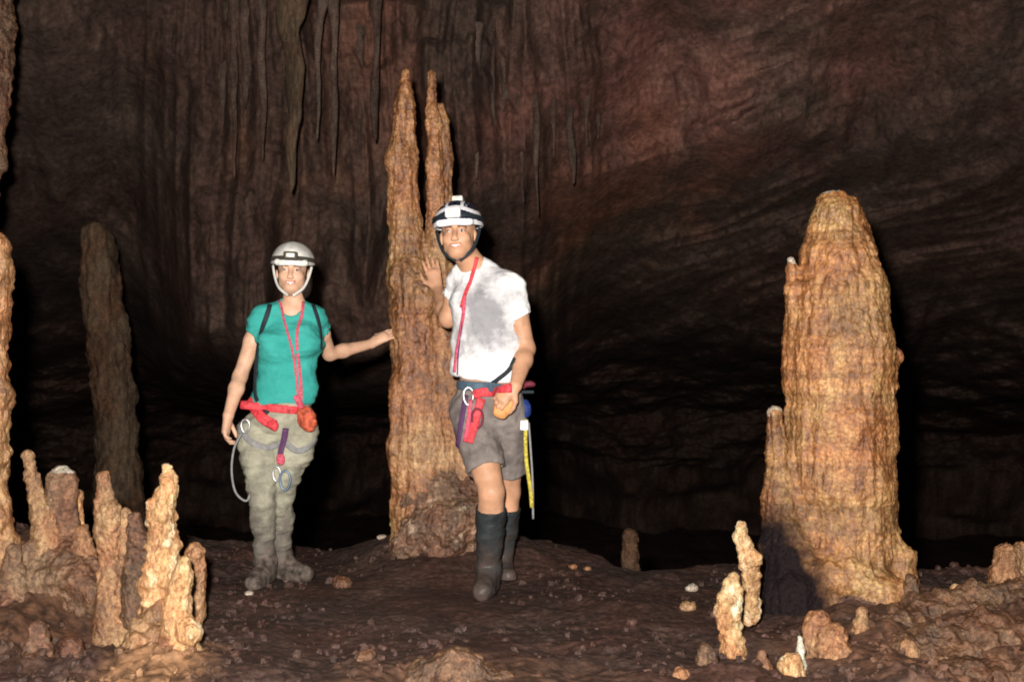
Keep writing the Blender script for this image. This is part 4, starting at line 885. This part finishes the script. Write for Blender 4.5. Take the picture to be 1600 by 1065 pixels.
# ---------------------------------------------------------------- the man
def man():
    J = dict(side=unit((1, -.35, 0)), neckb=P(741, 414, 5.42), chest=P(760, 478, 5.42), waist=P(762, 575, 5.42), hip=P(763, 628, 5.42),
             shl=P(798, 447, 5.36), shr=P(718, 440, 5.52), cw=1.10, ww=1.06, hw=1.04, sw=1.12)
    ell_ = P(822, 545, 5.38); wrl = P(806, 602, 5.20); elr = P(700, 498, 5.56); wrr = P(684, 452, 5.78)
    hr = P(738, 648, 5.42); hl = P(788, 648, 5.42); kr = P(768, 768, 5.26); kl = P(794, 768, 5.58); ar = P(763, 890, 5.38); al = P(781, 884, 5.68)
    H = P(716, 367, 5.33); R = rotm(-6, -3, -6)
    lo = np.array((P(640, 0, 6.0)[0], 4.95, -0.03)); hi = np.array((P(870, 0, 5.4)[0], 6.1, 1.95))
    S = Field(lo, hi, .0048)
    torso(S, J)
    limb(S, J['shr'], elr, wrr, (.054, .050, .042, .044, .028)); limb(S, J['shl'], ell_, wrl, (.054, .052, .042, .044, .029))
    limb(S, hr, kr, ar, (.095, .086, .058, .062, .040)); limb(S, hl, kl, al, (.095, .086, .058, .062, .040))
    S.cone(H+np.array((0.005, .03, -.05)), J['neckb']+np.array((0, .01, -.01)), .058, .062, .03)
    head_sdf(S, H, R, 1.05)
    tri_hand(S, wrr, (-.26, .10, .95), (-.1, 1, -.1), .12, 1.05, thumb=1, spread=.3)
    tri_hand(S, wrl, (-.75, -.15, -.7), (.3, .9, -.3), .9, 1.03, thumb=1)
    S.cone(ar, ar+np.array((0, -.05, -.06)), .034, .03, .02); S.cone(al, al+np.array((0, -.02, -.06)), .034, .03, .02)
    V, F = S.mesh(); V = smooth(V, F, 1, .4)
    base = (P(770, 0, 5.45)[0], 5.45, 0.0)
    body = link('person', V, F, [M['skinm'], M['lip'], M['teeth'], M['eyew'], M['iris'], M['brow']], base=base, cat='person', mi=head_zones(V[F].mean(1), H, R, 1.05),
                label='person in white T-shirt, taupe shorts, rubber boots and striped helmet, hand on the stalagmite')
    S = Field(lo, hi, .006); f = .014
    torso(S, J, f, .04)
    cl_ = J['shl']+(ell_-J['shl'])*.50; cr_ = J['shr']+(elr-J['shr'])*.5
    S.cone(J['shl']-np.array((.02, 0, 0)), cl_, .068, .068, .03, flat=True); S.cone(J['shr']+np.array((.02, 0, 0)), cr_, .066, .064, .03, flat=True)
    S.cone(J['chest'], J['waist'], .118, .118, .03, side=J['side'], fa=1.38, fb=1.38); S.cone(J['waist'], J['hip'], .118, .12, .03, side=J['side'], fa=1.38, fb=1.38)
    S.plane(P(760, 592, 5.4), (-.12, 0.05, -1))
    S.ell(J['neckb']+np.array((-.01, -.055, .035)), (.058, .07, .055), .01, sub=True)
    for c_, e_, s_ in ((cr_, elr, J['shr']), (cl_, ell_, J['shl'])): S.cone(c_-(e_-s_)*.08, c_+(e_-s_)*.2, .057, .057, .004, sub=True)
    V, F = S.mesh(); V = wrinkle(smooth(V, F, 1), F, .011, (6, 6, 12), 3.0)
    shirt = link('t_shirt', V, F, M['tee'], parent=body)
    # shorts
    S = Field(lo, hi, .0065)
    S.cone(J['waist']+np.array((0, 0, -.03)), J['hip'], .103, .118, .04, side=J['side'], fa=1.38, fb=1.42)
    er = hr+(kr-hr)*.72; el_ = hl+(kl-hl)*.72
    S.cone(hr, er, .110, .092, .04, flat=True); S.cone(hl, el_, .108, .092, .04, flat=True)
    S.plane(P(760, 600, 5.4), (0, 0, 1))
    S.cone(er-(kr-hr)*.06, er+(kr-hr)*.2, .079, .079, .004, sub=True); S.cone(el_-(kl-hl)*.06, el_+(kl-hl)*.2, .079, .079, .004, sub=True)
    V, F = S.mesh(); V = wrinkle(smooth(V, F, 1), F, .010, (9, 9, 9), 6.0); sh = link('shorts', V, F, M['taupe'], parent=body)
    # rubber boots
    for a_, k_, d_ in ((ar, kr, unit((-.15, -1, 0))), (al, kl, unit((.25, -1, 0)))):
        g0 = gz(a_[0], a_[1]); S = Field((a_[0]-.25, a_[1]-.4, -.05), (a_[0]+.25, a_[1]+.3, .5), .005)
        top = a_+(k_-a_)*.80; mid = a_+(k_-a_)*.5
        S.cone(a_, mid, .052, .068, .01); S.cone(mid, top, .068, .072, .01, flat=True)
        S.cone(top-(k_-a_)*.08, top+(k_-a_)*.1, .062, .062, .003, sub=True)
        hl_ = np.array((a_[0], a_[1], .045))-d_*.05; S.cone(a_, hl_+d_*.05, .052, .05, .03); S.cone(hl_, hl_+d_*.22, .050, .046, .03); S.cone(np.array((a_[0], a_[1], .11)), hl_+d_*.17, .052, .042, .04)
        S.plane((0, 0, g0-.006), (0, 0, -1)); V, F = S.mesh(); V = wrinkle(smooth(V, F, 1), F, .005, (10, 10, 18)); link('rubber_boot', V, F, M['rubber'], parent=body)
    # hair
    S = Field(H-.2, H+.2, .005)
    S.ell(H+R@np.array((0, .032, .0)), (.084, .088, .10), .01, R); S.ell(H+R@np.array((0, .06, -.05)), (.06, .045, .06), .02, R)
    S.plane(H+R@np.array((0, -.030, 0)), R@np.array((0, -1, 0)))
    V, F = S.mesh(); V = wrinkle(V, F, .003, (60, 60, 20)); link('hair', V, F, M['hair'], parent=body)
    # helmet with white stripes
    HC = H+R@np.array((0, .012, .046)); S = Field(H-.24, H+.28, .0045)
    S.ell(HC, (.118, .142, .118), .01, R); S.ell(HC, (.108, .132, .109), .002, R, sub=True)
    S.plane(HC+R@np.array((0, 0, -.010)), R@np.array((0, .10, -1)))
    S.cone(HC+R@np.array((-.075, -.116, -.008)), HC+R@np.array((.075, -.116, -.008)), .012, .012, .02)
    for x in (-.055, 0, .055): S.ell(HC+R@np.array((x, -.075+abs(x)*.3, .098-abs(x)*.35)), (.012, .035, .022), .004, R, sub=True)
    V, F = S.mesh(); V = smooth(V, F, 1); q = (V[F].mean(1)-HC)@R; az = np.arctan2(q[:, 0], -q[:, 1])
    mi = (((np.abs(q[:, 2]-.052-.01*np.cos(az*3)) < .011) & (q[:, 1] < .06)) | (q[:, 2] < .004) | ((np.abs(np.abs(q[:, 0])-.036) < .007) & (q[:, 2] > .055))).astype(int)
    he = link('helmet', V, F, [M['navy'], M['white']], parent=body, mi=mi)
    boxsdf('headlamp', he, HC+R@np.array((0, -.150, .030)), (.036, .018, .023), .009, M['white'], R)
    V, F = sweep(np.array([HC+R@np.array((-.020, -.170, .032)), HC+R@np.array((.020, -.170, .032))]), [R@np.array((0, -1, 0))]*2, .022, .006); link('lamp_lens', V, F, M['lens'], parent=he)
    boxsdf('battery_case', he, HC+R@np.array((0.0, .02, .128)), (.026, .030, .016), .007, M['pale'], R)
    pts = []; nr = []
    for t in np.linspace(0, 2*math.pi, 40, endpoint=False):
        qq = np.array((math.cos(t)*.119, math.sin(t)*.144, .022)); pts.append(HC+R@qq); nr.append(R@unit((math.cos(t), math.sin(t), .1)))
    V, F = sweep(np.array(pts), nr, .020, .006, closed=True); link('head_band', V, F, M['strap'], parent=he)
    for sx in (-1, 1):
        qq = [HC+R@np.array((sx*.104, -.01, -.018)), H+R@np.array((sx*.086, -.022, -.04)), H+R@np.array((sx*.062, -.044, -.09)), H+R@np.array((sx*.010, -.058, -.130))]
        p = crom(qq, 8); V, F = sweep(p, [R@np.array((sx*.6, -.8, 0))]*len(p), .017, .005); link('chin_strap', V, F, M['strap'], parent=he)
    B = bvh(body, shirt, sh)
    strap('neck_sling', body, B, [(744, 402), (741, 420), (736, 440), (728, 458), (722, 480)], .018, .012, M['red'], .006)
    strap('neck_sling', body, B, [(727, 462), (725, 490), (720, 520), (714, 555), (711, 588)], .017, .010, M['pink'], .006)
    strap('hanging_cord', body, B, [(722, 470), (724, 500), (718, 545), (716, 585)], .006, .006, M['purple'], .006)
    ring('waist_belt', body, B, P(763, 603, 5.42), (.05, 0, 1), .045, .012, M['blue'])
    strap('shoulder_strap', body, B, [(806, 560), (796, 576), (780, 590), (762, 602)], .022, .008, M['strap'], .008)
    strap('harness_belt', body, B, [(742, 616), (756, 612), (774, 612), (800, 606)], .042, .018, M['red'], .012)
    strap('leg_loop', body, B, [(752, 622), (746, 645), (740, 668), (734, 692)], .040, .014, M['red'], .010)
    strap('leg_loop', body, B, [(730, 618), (724, 645), (720, 675), (716, 702)], .028, .010, M['purple'], .008)
    strap('leg_loop', body, B, [(738, 625), (733, 655), (729, 690)], .020, .010, M['pink'], .014)
    p, n = cast(B, 736, 620, .02); carabiner(body, p, .08, .045, .006, M['metal'])
    p, n = cast(B, 745, 655, .022); carabiner(body, p, .09, .05, .006, M['maroon'], name='carabiner')
    g0 = P(787, 634, 5.22); blob('pouch', body, [(g0, (.050, .035, .045)), (g0+np.array((-.012, -.01, -.028)), (.036, .028, .03)), (g0+np.array((.02, 0, .02)), (.035, .03, .03))], M['glove'], amp=.005)
    g1 = P(822, 600, 5.38); blob('gear_bundle', body, [(g1, (.045, .025, .016)), (g1+np.array((-.03, -.01, -.004)), (.03, .025, .018))], M['maroon'], amp=.006)
    boxsdf('descender', body, P(822, 612, 5.36), (.038, .015, .008), .006, M['strap'])
    g2 = P(822, 640, 5.38); blob('gear_bag', body, [(g2, (.026, .022, .040)), (g2+np.array((-.006, 0, .02)), (.022, .02, .03))], M['dblue'])
    boxsdf('tag', body, P(819, 664, 5.36), (.020, .010, .024), .006, M['white'])
    cord('yellow_rope', body, [P(822, 655, 5.37), P(821, 690, 5.36), P(823, 725, 5.37), P(829, 765, 5.39), P(831, 792, 5.40)], .0095, M['yellow'])
    cord('grey_cord', body, [P(826, 660, 5.39), P(829, 700, 5.39), P(832, 750, 5.41), P(833, 810, 5.42)], .005, M['greyrope'])
    return body
man()
for o in bpy.data.objects:
    if '_base' in o.keys(): del o['_base']
